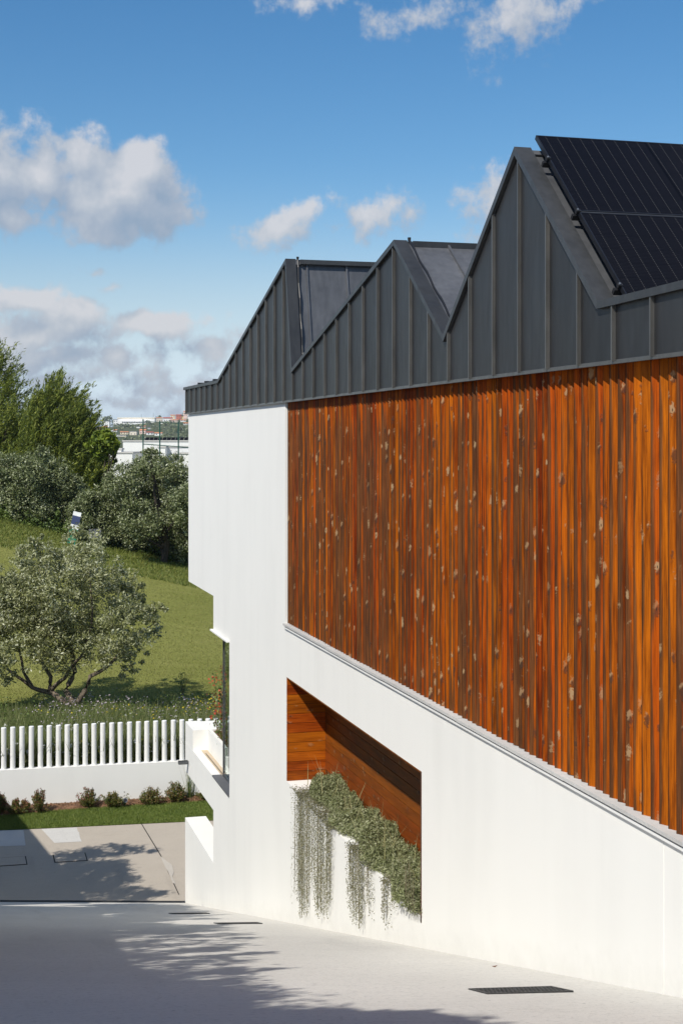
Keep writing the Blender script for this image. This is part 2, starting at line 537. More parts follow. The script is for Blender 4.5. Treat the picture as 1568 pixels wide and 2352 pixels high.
    nt.links.new(M(nt, 'MULTIPLY_ADD', gr.outputs['Fac'], .25, .38), b.inputs['Roughness'])
    b.inputs['Specular IOR Level'].default_value = .12
    bump(nt, b, M(nt, 'ADD', M(nt, 'MULTIPLY', gr.outputs['Fac'], .6), M(nt, 'MULTIPLY', halo, 1.0)), .5, .006)
    return m


def leafmat(name, cols, rough=.5, trans=.25, spec=.4):
    m, nt, b = new_mat(name)
    g = nt.nodes.new('ShaderNodeNewGeometry')
    n1 = N(nt, 'ShaderNodeTexNoise', {'Vector': g.outputs['Position'], 'Scale': 1.1, 'Detail': 3.0})
    f = M(nt, 'ADD', M(nt, 'MULTIPLY', g.outputs['Random Per Island'], .78), M(nt, 'MULTIPLY_ADD', n1.outputs['Fac'], .5, -.14))
    n = len(cols)
    c = ramp(nt, f, [(i / (n - 1), q) for i, q in enumerate(cols)])
    nt.links.new(c, b.inputs['Base Color'])
    b.inputs['Roughness'].default_value = rough
    b.inputs['Specular IOR Level'].default_value = spec
    tr = N(nt, 'ShaderNodeBsdfTranslucent', {'Color': c})
    mx = N(nt, 'ShaderNodeMixShader', {0: trans, 1: b.outputs[0], 2: tr.outputs[0]})
    nt.links.new(mx.outputs[0], nt.nodes['Material Output'].inputs['Surface'])
    return m


def turf(name, cols, scale=1.0, streak=(1, 1, 1)):
    m, nt, b = new_mat(name)
    P = nt.nodes.new('ShaderNodeNewGeometry').outputs['Position']
    n1 = N(nt, 'ShaderNodeTexNoise', {'Vector': P, 'Scale': .16 * scale, 'Detail': 6.0, 'Roughness': .6})
    n2 = N(nt, 'ShaderNodeTexNoise', {'Vector': N(nt, 'ShaderNodeMapping', {'Vector': P, 'Scale': streak, 'Rotation': (0, 0, -.22)}).outputs[0], 'Scale': 1.6 * scale, 'Detail': 7.0, 'Roughness': .7})
    n3 = N(nt, 'ShaderNodeTexNoise', {'Vector': P, 'Scale': 14 * scale, 'Detail': 4.0, 'Roughness': .75})
    f = M(nt, 'ADD', M(nt, 'MULTIPLY', n1.outputs['Fac'], .35), M(nt, 'ADD', M(nt, 'MULTIPLY', n2.outputs['Fac'], .35), M(nt, 'MULTIPLY', n3.outputs['Fac'], .3)))
    n = len(cols)
    nt.links.new(ramp(nt, f, [(.30 + .4 * i / (n - 1), q) for i, q in enumerate(cols)]), b.inputs['Base Color'])
    b.inputs['Roughness'].default_value = .95
    b.inputs['Specular IOR Level'].default_value = .1
    bump(nt, b, M(nt, 'ADD', n3.outputs['Fac'], n2.outputs['Fac']), .8, .08)
    return m


def solar_cells():
    m, nt, b = new_mat('solar_cells')
    tc = nt.nodes.new('ShaderNodeTexCoord')
    s = N(nt, 'ShaderNodeSeparateXYZ', {0: tc.outputs['Object']})
    x, y = s.outputs[0], s.outputs[1]

    def near(v, period, half):
        fr = M(nt, 'ABSOLUTE', M(nt, 'SUBTRACT', M(nt, 'FRACT', M(nt, 'DIVIDE', v, period)), .5))
        return M(nt, 'LESS_THAN', fr, half)
    dots = M(nt, 'MULTIPLY', near(M(nt, 'ADD', x, 10.0), .105, .035), near(M(nt, 'ADD', y, 10.0), .022, .26))
    fine = near(M(nt, 'ADD', y, 10.0), .0185, .10)
    cell = near(M(nt, 'ADD', y, 10.0), .185, .012)
    mid = M(nt, 'LESS_THAN', M(nt, 'ABSOLUTE', x), .009)
    c = mixc(nt, M(nt, 'MULTIPLY', fine, .5), (.0055, .0055, .0075), (.012, .012, .015))
    c = mixc(nt, M(nt, 'MULTIPLY', dots, .42), c, (.10, .096, .09))
    c = mixc(nt, M(nt, 'MAXIMUM', cell, mid), c, (.002, .002, .003))
    nt.links.new(c, b.inputs['Base Color'])
    b.inputs['Roughness'].default_value = .16
    b.inputs['Specular IOR Level'].default_value = .07
    return m


def glass():
    m, nt, b = new_mat('window_glass')
    b.inputs['Base Color'].default_value = (.80, .88, .85, 1)
    b.inputs['Roughness'].default_value = .0
    b.inputs['Transmission Weight'].default_value = 1.0
    b.inputs['IOR'].default_value = 1.5
    return m


MT = dict(
    white=plaster(), fence_white=plaster('fence_render', (.76, .755, .73)),
    ramp=concrete('ramp_concrete', (.63, .605, .555), True, .55), court=concrete('courtyard_concrete', (.44, .385, .315)),
    patch=concrete('pale_slab_concrete', (.55, .53, .49)), stone=concrete('sill_stone', (.62, .61, .58), False, .2),
    repair=concrete('repair_mortar', (.50, .455, .39)), greystone=simple('grey_stone', (.10, .10, .105), .5, 0, .2, 20),
    zinc=zinc(), zinc_roof=zinc('zinc_roof', (.095, .098, .105), .40), seam=zinc('zinc_seam', (.085, .083, .078), .32),
    cap=zinc('zinc_coping', (.044, .045, .046), .40),
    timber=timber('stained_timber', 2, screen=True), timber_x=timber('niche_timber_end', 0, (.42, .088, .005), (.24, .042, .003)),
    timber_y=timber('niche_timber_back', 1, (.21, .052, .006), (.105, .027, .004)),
    jamb=simple('dark_jamb_wood', (.075, .028, .012), .6, 0, .3, 8), darkwood=simple('dark_wood', (.035, .015, .008), .6), membrane=simple('membrane', (.012, .010, .009), .9),
    black=simple('black_plastic', (.012, .012, .013), .45), iron=simple('cast_iron', (.045, .045, .045), .55, .4, .4, 30),
    alu=simple('anodised_metal', (.11, .115, .12), .4, .6), steel=simple('galvanised_metal', (.34, .36, .38), .42, .7, .25, 15),
    cells=solar_cells(), pvframe=simple('black_panel_frame', (.02, .022, .028), .35, .5),
    glass=glass(), room=simple('room_dark', (.10, .105, .10), .8), dark_sheet=simple('dark_room_sheet', (.018, .022, .02), .8),
    tan=simple('tan_stone', (.50, .40, .28), .8, 0, .1, 10), dark=simple('dark_gap', (.018, .017, .016), .9),
    soil=simple('soil', (.165, .085, .045), .95, 0, .5, 9, .9),
    lawn=turf('mown_lawn', [(.135, .155, .030), (.205, .218, .050), (.268, .268, .076), (.34, .32, .12)], 1.0, (.18, 1.8, 1.0)),
    strip=turf('strip_lawn', [(.085, .135, .024), (.150, .205, .042), (.235, .275, .070)], 2.2),
    meadow=turf('meadow_ground', [(.045, .07, .016), (.09, .12, .03), (.15, .16, .055)], 2.0),
    hill=turf('far_hillside', [(.040, .058, .022), (.075, .088, .034), (.15, .135, .07)], .06),
    bark=simple('olive_bark', (.15, .118, .085), .95, 0, .45, 14, .9), darkbark=simple('dark_bark', (.05, .038, .028), .95, 0, .4, 10, .8),
)
MT.update(
    olive=leafmat('olive_leaves', [(.075, .090, .030), (.190, .205, .070), (.30, .31, .125), (.46, .47, .28), (.65, .66, .50)], .42, .34),
    hedge=leafmat('hedge_leaves', [(.034, .048, .015), (.100, .125, .040), (.175, .205, .078), (.31, .335, .17), (.52, .54, .38)], .40, .22),
    cypress=leafmat('cypress_leaves', [(.026, .045, .008), (.090, .125, .018), (.20, .235, .035), (.36, .38, .06)], .6, .3),
    lime=leafmat('lime_leaves', [(.07, .11, .012), (.16, .22, .02), (.27, .32, .04)], .5, .35),
    ivy=leafmat('undergrowth_leaves', [(.05, .085, .018), (.115, .17, .035), (.20, .25, .06)], .5, .3),
    edge=leafmat('edge_blades', [(.10, .14, .02), (.16, .20, .035), (.24, .25, .06)], .6, .35),
    grass=leafmat('grass_blades', [(.075, .125, .018), (.150, .205, .036), (.26, .29, .075)], .6, .35),
    drygrass=leafmat('mown_blades', [(0.150, 0.159, 0.036), (0.234, 0.231, 0.065), (0.325, 0.305, 0.111)], .7, .3),
    meadowgrass=leafmat('meadow_blades', [(.055, .085, .020), (.130, .175, .044), (.25, .275, .095), (.46, .44, .26)], .6, .42),
    white_fl=leafmat('white_flowers', [(.55, .55, .50), (.75, .74, .70)], .7, .2),
    yellow_fl=leafmat('yellow_flowers', [(.62, .45, .01), (.75, .60, .03)], .7, .2),
    lilac_fl=leafmat('lilac_flowers', [(.28, .25, .27), (.42, .38, .41), (.46, .36, .40)], .7, .2),
    red_fl=leafmat('red_flowers', [(.40, .05, .02), (.55, .10, .04), (.30, .09, .03)], .6, .2),
    shrub=leafmat('shrub_leaves', [(.055, .085, .018), (.12, .15, .03), (.20, .16, .05), (.27, .09, .055)], .4, .3),
    shrubred=leafmat('shrub_tips', [(.12, .04, .03), (.22, .06, .045), (.28, .10, .06)], .45, .2),
    trail=leafmat('trailing_leaves', [(.11, .125, .045), (.23, .255, .11), (.34, .36, .19), (.46, .46, .30)], .5, .34),
    trailstem=leafmat('hanging_leaves', [(.115, .115, .060), (.20, .195, .105), (.30, .28, .18)], .55, .35),
)

# ------------------------------------------------------------------ ground
def structure(o, label, category):
    o['kind'] = 'structure'
    o['label'] = label
    o['category'] = category
    return o


A0 = at_z(426, 2074)              # drain at the house wall
A1 = at_z(0, 2072)
dv = (A1 - A0) / np.linalg.norm(A1 - A0)
A2 = A0 + dv * 16                 # drain line run on to the left


def build_ground():
    # courtyard, level
    f0, f1 = at_z(0, 1908), at_z(490, 1885)
    ld = (f0 - f1) / np.linalg.norm(f0 - f1)
    e_r, e_l = f1 - ld * 3.2, f0 + ld * 10
    p = [A0 - dv * 3.5, A2, e_l, e_r]
    MB().add([(q[0], q[1], 0) for q in p], [(0, 3, 2, 1)]).build('courtyard', MT['court'], kind='structure',
        label='tan concrete courtyard paving at the foot of the ramp', category='paving')
    # ramp as a strip mesh
    mb = MB()
    nx, ny = 8, 44
    for j in range(ny + 1):
        for i in range(nx + 1):
            s = i / nx
            e = A0 - dv * .12 + (A2 - A0) * s
            t = (j / ny) ** .85
            y = e[1] + (-9 - e[1]) * t
            x = e[0] + ((4.72 if s == 0 else 4.72 - 16.5 * s) - e[0]) * t
            mb.v.append((x, y, ramp_z(x, y) + .001))
    for j in range(ny):
        for i in range(nx):
            a = j * (nx + 1) + i
            mb.f.append((a, a + nx + 1, a + nx + 2, a + 1))
    mb.build('driveway_ramp', MT['ramp'], kind='structure', label='pale brushed concrete driveway ramp sloping down beside the house', category='driveway')
    return e_l, e_r


EL, ER = build_ground()

FB0, FB1 = at_z(0, 1862), at_z(425, 1838)
fd = (FB1 - FB0) / np.linalg.norm(FB1 - FB0)          # fence direction
fnrm = np.array([-fd[1], fd[0], 0])                    # away from the camera
FZ, FT = 1.03, 2.10


def fence_at(px):
    """point on the fence front line under a print column"""
    r = ray(px, HY)
    k = np.cross(r[:2], fd[:2])
    t = np.cross(FB0[:2], fd[:2]) / k
    return np.array([r[0] * t, r[1] * t, 0.0])


def garden():
    # lawn strip and planting bed
    back = [at_z(x, y) for x, y in ((0, 1876), (127, 1864), (255, 1855), (473, 1841))]
    bl = back[0] + (back[0] - back[1]) / np.linalg.norm(back[0] - back[1]) * 9
    br = back[-1] + fd * 5
    pts = [EL, bl] + back + [br, ER]
    MB().add([(q[0], q[1], .012) for q in pts], [tuple(range(len(pts)))[::-1]]).build('lawn_strip', MT['strip'], kind='structure',
        label='narrow green lawn strip between courtyard and planting bed', category='lawn')
    fl, fr = FB0 - fd * 9, FB1 + fd * 7
    mb = MB()
    n = 60
    for i in range(n + 1):
        s = i / n
        a = np.array(bl) * (1 - s) + np.array(br) * s
        bx = np.interp(a[0], [q[0] for q in [bl] + back + [br]], [q[0] for q in [bl] + back + [br]])
        by = np.interp(a[0], [q[0] for q in [bl] + back + [br]], [q[1] for q in [bl] + back + [br]])
        f = np.array(fl) * (1 - s) + np.array(fr) * s
        for k in range(4):
            t = k / 3
            mb.v.append((bx * (1 - t) + f[0] * t, by * (1 - t) + f[1] * t, .008 + .10 * t + (rnd.uniform(-.02, .03) if 0 < k < 3 else 0)))
    for i in range(n):
        for k in range(3):
            a = i * 4 + k
            mb.f.append((a, a + 4, a + 5, a + 1))
    mb.build('planting_bed', MT['soil'], kind='structure', label='brown soil planting bed along the foot of the white fence wall', category='soil')
    # short grass on the strip
    n = 42000
    s = R.random(n)
    t = R.random(n)
    xs = EL[0] + 8 + s * 8
    lo = np.interp(xs, [EL[0], ER[0]], [EL[1], ER[1]])
    hb = np.interp(xs, [q[0] for q in [bl] + back + [br]], [q[1] for q in [bl] + back + [br]])
    p = np.stack([xs, lo + (hb - lo) * t, np.full(n, .01)], 1)
    put('lawn_grass', np_mesh('lawn_grass', blade_verts(p, R.uniform(.03, .07, n), R.uniform(.008, .018, n), .5), 3, MT['grass']),
        kind='stuff', label='short green grass on the narrow lawn strip', category='grass')
    # mulch and dry leaves on the bed
    n = 2600
    xs = R.uniform(.6, 7, n)
    hb = np.interp(xs, [q[0] for q in back + [br]], [q[1] for q in back + [br]])
    fy = np.interp(xs, [fl[0], fr[0]], [fl[1], fr[1]])
    t = R.random(n)
    p = np.stack([xs, hb + (fy - hb) * t, .02 + .1 * t], 1)
    v = leaf_verts(p, R.normal(0, 1, (n, 3)) * (1, 1, .2), R.normal(0, .4, (n, 3)) + (0, 0, 1), R.uniform(.03, .07, n), R.uniform(.015, .035, n))
    put('mulch', np_mesh('mulch', v, 4, leafmat('mulch_chips', [(.10, .05, .025), (.22, .12, .06), (.30, .20, .12)], .9, .0)),
        kind='stuff', label='brown mulch and dry leaves scattered on the planting bed', category='mulch')


garden()


def flat_poly(name, px, mat, z, on=at_z, **tags):
    pts = [on(x, y) for x, y in px]
    pts = [(q[0], q[1], q[2] + z) for q in pts]
    mb = MB().add(pts, [tuple(range(len(pts)))])
    me = mb.mesh(name, mat)
    if me.polygons[0].normal.z < 0:
        me.flip_normals()
    return put(name, me, **tags)


def z3(x, y):
    """coordinates read in the courtyard close-up -> print coordinates"""
    return x * .3642, 1595.7 + y * .3642


def court_details():
    flat_poly('paving_slab', [z3(*q) for q in ((262, 848), (486, 838), (492, 862), (500, 868), (506, 900), (517, 927), (345, 936))], MT['patch'], .004, kind='structure',
              label='pale concrete slab patch in the sun beside the lawn strip', category='paving')
    flat_poly('paving_slab', [z3(*q) for q in ((-300, 866), (150, 853), (163, 952), (-300, 965))], MT['patch'], .004, kind='structure',
              label='pale concrete slab patch in the shade at the left edge', category='paving')
    # joint and repaired crack
    flat_poly('paving_joint', [z3(*q) for q in ((890, 815), (896, 815), (1016, 1012), (1132, 1262), (1126, 1262), (1010, 1014))], MT['dark'], .005, kind='structure',
              label='thin dark joint crossing the tan courtyard concrete', category='joint')
    flat_poly('paving_repair', [z3(*q) for q in ((1012, 1020), (1050, 1050), (1085, 1075), (1098, 1120), (1086, 1150), (1108, 1195), (1090, 1190), (1062, 1120), (1040, 1085))], MT['repair'], .008, kind='structure',
              label='ragged pale mortar repair along the courtyard joint', category='paving')
    # inspection covers
    for px, lab in ((((333, 1012), (540, 998), (555, 1048), (345, 1060)), 'rectangular inspection cover with dark rim, the one in the middle of the courtyard'),
                    (((-40, 1034), (165, 1020), (175, 1072), (-30, 1086)), 'rectangular inspection cover with dark rim at the left edge of the courtyard')):
        c = [at_z(*z3(*q)) for q in px]
        ce = sum(c) / 4
        e = empty('manhole_cover', ce, lab, 'manhole cover', 'courtyard inspection covers')
        keep(MB().prism([(q[0], q[1], .004) for q in c], (0, 0, .006)).build('rim', MT['dark'], e))
        ins = [ce + (q - ce) * (1 - .05) for q in c]
        ins = [q + (ce - q) * .02 for q in ins]
        keep(MB().prism([(q[0], q[1], .005) for q in ins], (0, 0, .009)).build('lid', MT['court'], e))


court_details()


def drain():
    e = empty('drain_channel', A0, 'long dark slotted drain channel across the foot of the ramp', 'drain')
    pr = np.array([dv[1], -dv[0], 0])
    if pr[1] > 0:
        pr = -pr
    L = 9.0
    c = A0 + dv * (L / 2 - .05) + np.array([0, 0, .004])
    keep(MB().obox(c, dv * L / 2, pr * .08, UP * .004).build('channel', MT['dark'], e))
    mb = MB()
    for s in (-1, 1):
        mb.obox(c + pr * .075 * s + UP * .006, dv * L / 2, pr * .009, UP * .006)
    keep(mb.build('frame', MT['iron'], e))
    mb = MB()
    for k in range(int(L / .045)):
        mb.obox(A0 + dv * (k * .045 + .02) + UP * .012, dv * .010, pr * .064, UP * .004)
    keep(mb.build('grating', MT['iron'], e, kind='stuff'))


drain()


def ramp_grate(px, label):
    c = [at_ramp(*q) for q in px]
    x0, x1 = sum(q[0] for q in (c[0], c[3])) / 2, sum(q[0] for q in (c[1], c[2])) / 2
    ym = sum(q[1] for q in c) / 4
    xm = (x0 + x1) / 2
    hw, hl = .315, .19
    ce = np.array([xm, ym, ramp_z(xm, ym)])
    ux = np.array([1, 0.02, RA]); ux /= np.linalg.norm(ux)
    uy = np.array([0, 1, RB]); uy /= np.linalg.norm(uy)
    un = np.cross(ux, uy)
    e = empty('floor_grate', ce, label, 'grate', 'grates along the ramp')
    keep(MB().obox(ce - un * .001, ux * hw, uy * hl, un * .003).build('pit', MT['dark'], e))
    mb = MB()
    for s in (-1, 1):
        mb.obox(ce + un * .003 + uy * s * (hl - .008), ux * hw, uy * .008, un * .008)
        mb.obox(ce + un * .003 + ux * s * (hw - .008), ux * .008, uy * (hl - .0165), un * .008)
    keep(mb.build('frame', MT['iron'], e))
    n = 20
    me = None
    for k in range(n):
        o = ux * ((k + .5) / n * 2 - 1) * (hw - .02)
        b = MB().obox((0, 0, 0), ux * .007, uy * (hl - .018), un * .006)
        me = me or b.mesh('bar', MT['iron'])
        q = put('bar', me, e)
        q.location = tuple(float(v) for v in (o + un * .003))
    for s in (-.5, 0, .5):
        keep(MB().obox(ce + un * .0065 + uy * s * hl, ux * (hw - .02), uy * .007, un * .005).build('cross_bar', MT['iron'], e))


ramp_grate([(1081, 2278.8), (1236.5, 2261), (1315, 2275), (1138, 2293)], 'black iron floor grate nearest the camera, in the sun at lower right')
ramp_grate([(486, 2123), (585, 2116), (600, 2120), (510, 2128)], 'black iron floor grate halfway down the ramp, below the hanging plants')
ramp_grate([(386, 2100), (470, 2094), (478, 2098), (400, 2104)], 'black iron floor grate lowest on the ramp, close to the drain channel')

# ------------------------------------------------------------------ house
HOUSE = empty('house', (D, 20, 0), 'white rendered house with dark zinc sawtooth roof and stained timber screen', 'house')


def part(mb, name, mat, parent=None, **k):
    o = mb.build(name, mat, parent or HOUSE, **k)
    root = o.parent
    while root.parent:
        root = root.parent
    # every part is modelled in world space: the house Empty sits at (D, 20, 0)
    if o.parent == HOUSE:
        o.matrix_parent_inverse = HOUSE.matrix_basis.inverted()
    return o


def hz(v):
    return ZC + v * D


Y_NEAR = 2.6
Y_BOARD0, Y_LOUV = 0, 0
Y_END, Y_MID, Y_WIN = 6.195 * D, 5.58 * D, 5.242 * D
Y_LOUV = 4.315 * D                   # far end of the timber screen
Z_FAS = hz(.1245)
Z_SILL = hz(-.575)
Z_NT, Z_NB = hz(-.729), hz(-1.052)
Y_N0, Y_N1 = 2.985 * D, 4.303 * D
Z_BLK, Z_CAN, Z_FLR = hz(-.611), hz(-.742), hz(-1.329)
XL = D + .135                        # wall behind the louvres
XN = D + .129 * D                    # niche back wall
XB = D + 9.0                         # back of the house
Y_J = face_y(1523)


def house_wall():
    ys = sorted({Y_NEAR, Y_J - .006, Y_J + .006, Y_N0, Y_N1, Y_LOUV, Y_WIN, Y_MID, Y_END})
    zs = sorted({-.6, Z_NB, Z_NT, Z_SILL, Z_FAS + .3, Z_BLK, Z_CAN, Z_FLR})

    def front(y, z):
        if y > Y_END or y < Y_NEAR or z > Z_FAS + .3 or z < -.6:
            return None
        if y > Y_MID:
            return D if z > Z_BLK else None
        if y > Y_WIN and Z_FLR < z < Z_CAN:
            return D + 4.0
        if y < Y_LOUV and z > Z_SILL:
            return XL
        if Y_N0 < y < Y_N1 and Z_NB < z < Z_NT:
            return XN
        if abs(y - Y_J) < .006 and z < Z_SILL:
            return D + .005
        return D
    mb = MB()
    yc = [-99] + [(a + b) / 2 for a, b in zip(ys, ys[1:])] + [999]
    zc = [-99] + [(a + b) / 2 for a, b in zip(zs, zs[1:])] + [999]
    for i in range(1, len(yc) - 1):
        for j in range(1, len(zc) - 1):
            x = front(yc[i], zc[j])
            if x is None:
                continue
            y0, y1, z0, z1 = ys[i - 1], ys[i], zs[j - 1], zs[j]
            mb.add([(x, y0, z0), (x, y1, z0), (x, y1, z1), (x, y0, z1)], [(0, 3, 2, 1)])
            for (di, dj) in ((-1, 0), (1, 0), (0, -1), (0, 1)):
                xn = front(yc[i + di], zc[j + dj])
                xn = XB if xn is None else xn
                if xn <= x + 1e-6:
                    continue
                if di:
                    yy = y0 if di < 0 else y1
                    q = [(x, yy, z0), (xn, yy, z0), (xn, yy, z1), (x, yy, z1)]
                    mb.add(q, [(0, 1, 2, 3)] if di < 0 else [(3, 2, 1, 0)])
                else:
                    zz = z0 if dj < 0 else z1
                    q = [(x, y0, zz), (xn, y0, zz), (xn, y1, zz), (x, y1, zz)]
                    mb.add(q, [(3, 2, 1, 0)] if dj < 0 else [(0, 1, 2, 3)])
    w = part(mb, 'wall', MT['white'])
    # dark sheets added behind the corner window to darken the room
    part(MB().box(D + .62, D + .66, Y_WIN + .01, Y_MID - .05, Z_FLR + .01, Z_CAN - .01), 'room_dark_sheet', MT['dark_sheet'])
    part(MB().box(D + .24, D + .62, Y_WIN + .006, Y_WIN + .012, Z_FLR + .01, Z_CAN - .01), 'room_lining', MT['dark_sheet'])
    part(MB().box(D + .24, D + .62, Y_WIN + .02, Y_MID - .05, Z_FLR + .008, Z_FLR + .014), 'room_floor', MT['dark_sheet'])
    return w


WALL = house_wall()


def timber_screen():
    back = part(MB().box(XL - .012, XL - .003, Y_NEAR + .1, Y_LOUV - .004, Z_SILL + .06, Z_FAS + .2), 'timber_screen', MT['membrane'])
    pitch = .02706 * D
    zl, zh = Z_SILL + .045, Z_FAS + .12
    # plan of one board: far edge proud, near edge set back
    pl = [(D + .030, pitch * .5 + .001), (D + .052, pitch * .5 + .005), (D + .111, -pitch * .5 + .011), (D + .091, -pitch * .5 + .007)]
    variants = []
    for k in range(3):
        dx = (0, .004, -.004)[k]
        mb = MB().prism([(x - D + dx * (1 if i in (0, 1) else .3), y, zl - ZC) for i, (x, y) in enumerate(pl)], (0, 0, zh - zl))
        variants.append(mb.mesh('board', MT['timber']))
    n = int((Y_LOUV - Y_NEAR - .15) / pitch)
    for k in range(n):
        put('board', variants[rnd.randrange(3)], back, (D, Y_LOUV - .012 - pitch * (k + .5) + rnd.uniform(-.002, .002), ZC + rnd.uniform(-.006, .006)))
    # stone ledge under the screen, in lengths
    ledge = part(MB().box(D - .012, XL - .02, Y_NEAR, Y_LOUV - .004, Z_SILL + .002, Z_SILL + .016), 'ledge', MT['stone'])
    y = Y_LOUV + .02
    while y > Y_NEAR:
        L = 2.42
        y0 = max(y - L, Y_NEAR)
        dz = rnd.uniform(-.004, .004)
        mb = MB().box(D - .036, XL - .022, y0 + .003, y - .003, Z_SILL + .018 + dz, Z_SILL + .046 + dz)
        o = mb.build('stone', MT['stone'], ledge)
        y -= L
    part(MB().box(D - .026, D - .002, Y_NEAR, Y_LOUV + .01, Z_SILL - .018, Z_SILL + .0005), 'drip_moulding', MT['fence_white'])


timber_screen()


def niche():
    P = .0297 * D
    bx = XN - .022
    ye = Y_N1 - .022
    back = part(MB().box(XN - .006, XN - .001, Y_N0 + .002, Y_N1 - .002, Z_NB + .004, Z_NT - .004), 'niche_lining', MT['dark'])
    part(MB().box(D + .012, XN - .008, Y_N1 - .006, Y_N1 - .001, Z_NB + .002, Z_NT - .002), 'niche_end_lining', MT['dark'])
    z = Z_NB + .003
    k = 0
    rows = []
    while z < Z_NT - .01:
        z1 = min(z + P - .006, Z_NT - .003)
        rows.append((z, z1))
        z += P
    for z0, z1 in rows:
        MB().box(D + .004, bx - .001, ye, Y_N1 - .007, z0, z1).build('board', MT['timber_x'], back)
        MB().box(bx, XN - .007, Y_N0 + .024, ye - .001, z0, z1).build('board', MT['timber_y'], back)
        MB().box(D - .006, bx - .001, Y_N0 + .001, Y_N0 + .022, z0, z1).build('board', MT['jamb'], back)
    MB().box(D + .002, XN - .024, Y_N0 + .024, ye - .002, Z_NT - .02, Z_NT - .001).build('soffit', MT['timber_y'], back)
    # near jamb edge runs on below the opening
    part(MB().box(D - .008, D - .001, Y_N0 + .001, Y_N0 + .022, Z_NB - .05, Z_NB + .001), 'jamb_edge', MT['darkwood'])


niche()

# roof outline along the facade: (y in units of D, height above the camera in units of D)
OUT = [(6.257, .241), (5.423, .2385), (4.257, .563), (4.178, .222), (3.150, .469), (2.807, .2238), (2.416, .538), (2.070, .2235), (Y_NEAR / D, .243)]
OUT = [(a * D, ZC + b * D) for a, b in OUT]


def top_at(y):
    for (ya, za), (yb, zb) in zip(OUT, OUT[1:]):
        if yb <= y <= ya:
            return zb + (za - zb) * (y - yb) / (ya - yb)
    return OUT[-1][1]


def cladding():
    XF = D - .026
    # backing: one sheet with the outline
    poly = [(D - .004, OUT[0][0] - .01, Z_FAS + .01)] + [(D - .004, y - (.01 if i == 0 else 0), z - .05) for i, (y, z) in enumerate(OUT)] + [(D - .004, Y_NEAR, Z_FAS + .01)]
    back = part(MB().prism(poly, (.10, 0, 0)), 'zinc_cladding', MT['zinc'])
    seams = []
    y = 1.897 * D
    pitch = .1268 * D
    while y > Y_NEAR:
        y -= pitch
    y += pitch
    while y < OUT[0][0] - .05:
        seams.append(y)
        y += pitch
    edges = [Y_NEAR] + seams + [OUT[0][0]]
    zb = Z_FAS + .016
    for a, b in zip(edges, edges[1:]):
        a2, b2 = a + .012, b - .012
        if b2 - a2 < .05:
            continue
        tops = [(b2, top_at(b2) - .05)] + [(yy, zz - .05) for (yy, zz) in OUT if a2 < yy < b2] + [(a2, top_at(a2) - .05)]
        x0 = XF + rnd.uniform(-.002, .002)
        pl = [(x0, a2, zb), (x0, b2, zb)] + [(x0, yy, zz) for yy, zz in tops]
        MB().prism(pl, (.018, 0, 0)).build('panel', MT['zinc'], back)
    for s in seams:
        t = min(top_at(s - .01), top_at(s + .01)) - .045
        dy = rnd.uniform(-.003, .003)
        mb = MB().box(XF - .030, XF - .002, s - .009 + dy, s + .009 + dy, zb - .012, t)
        mb.box(XF - .006, XF + .02, s - .0115, s + .0115, zb - .010, t - .001)
        mb.build('seam', MT['seam'], back)
    # drip flashing
    MB().box(XF - .012, D - .005, Y_NEAR, OUT[0][0], Z_FAS - .014, Z_FAS + .015).build('drip_flashing', MT['seam'], back)
    MB().box(D - .004, XL + .05, Y_NEAR, Y_LOUV - .01, Z_FAS + .125, Z_FAS + .14).build('soffit', MT['membrane'], back)
    # copings with mitred corners
    th = .055
    P2 = [np.array(p) for p in OUT]
    inner = []
    for i, p in enumerate(P2):
        def nrm(a, b):
            t = (b - a) / np.linalg.norm(b - a)
            return np.array([t[1], -t[0]]) if t[0] < 0 else np.array([-t[1], t[0]])
        ns = []
        if i > 0:
            ns.append(nrm(P2[i - 1], p))
        if i < len(P2) - 1:
            ns.append(nrm(p, P2[i + 1]))
        ns = [n if n[1] < 0 else -n for n in ns]
        if len(ns) == 1:
            inner.append(p + ns[0] * th)
        else:
            m = ns[0] + ns[1]
            m /= np.linalg.norm(m)
            inner.append(p + m * th / max(.35, m @ ns[0]))
    cop = part(MB().prism([(D - .001, OUT[0][0] + .002, Z_FAS + .02), (D - .001, OUT[0][0] + .018, Z_FAS + .02), (D - .001, OUT[0][0] + .018, OUT[0][1] - .075), (D - .001, OUT[0][0] + .002, OUT[0][1] - .075)], (8.9, 0, 0)), 'coping', MT['cap'])
    for i in range(len(P2) - 1):
        a, b, c, d = P2[i], P2[i + 1], inner[i + 1], inner[i]
        MB().prism([(D - .062, *a), (D - .062, *b), (D - .062, *c), (D - .062, *d)], (.15, 0, 0)).build('coping_length', MT['cap'], cop)
    return cop


cladding()


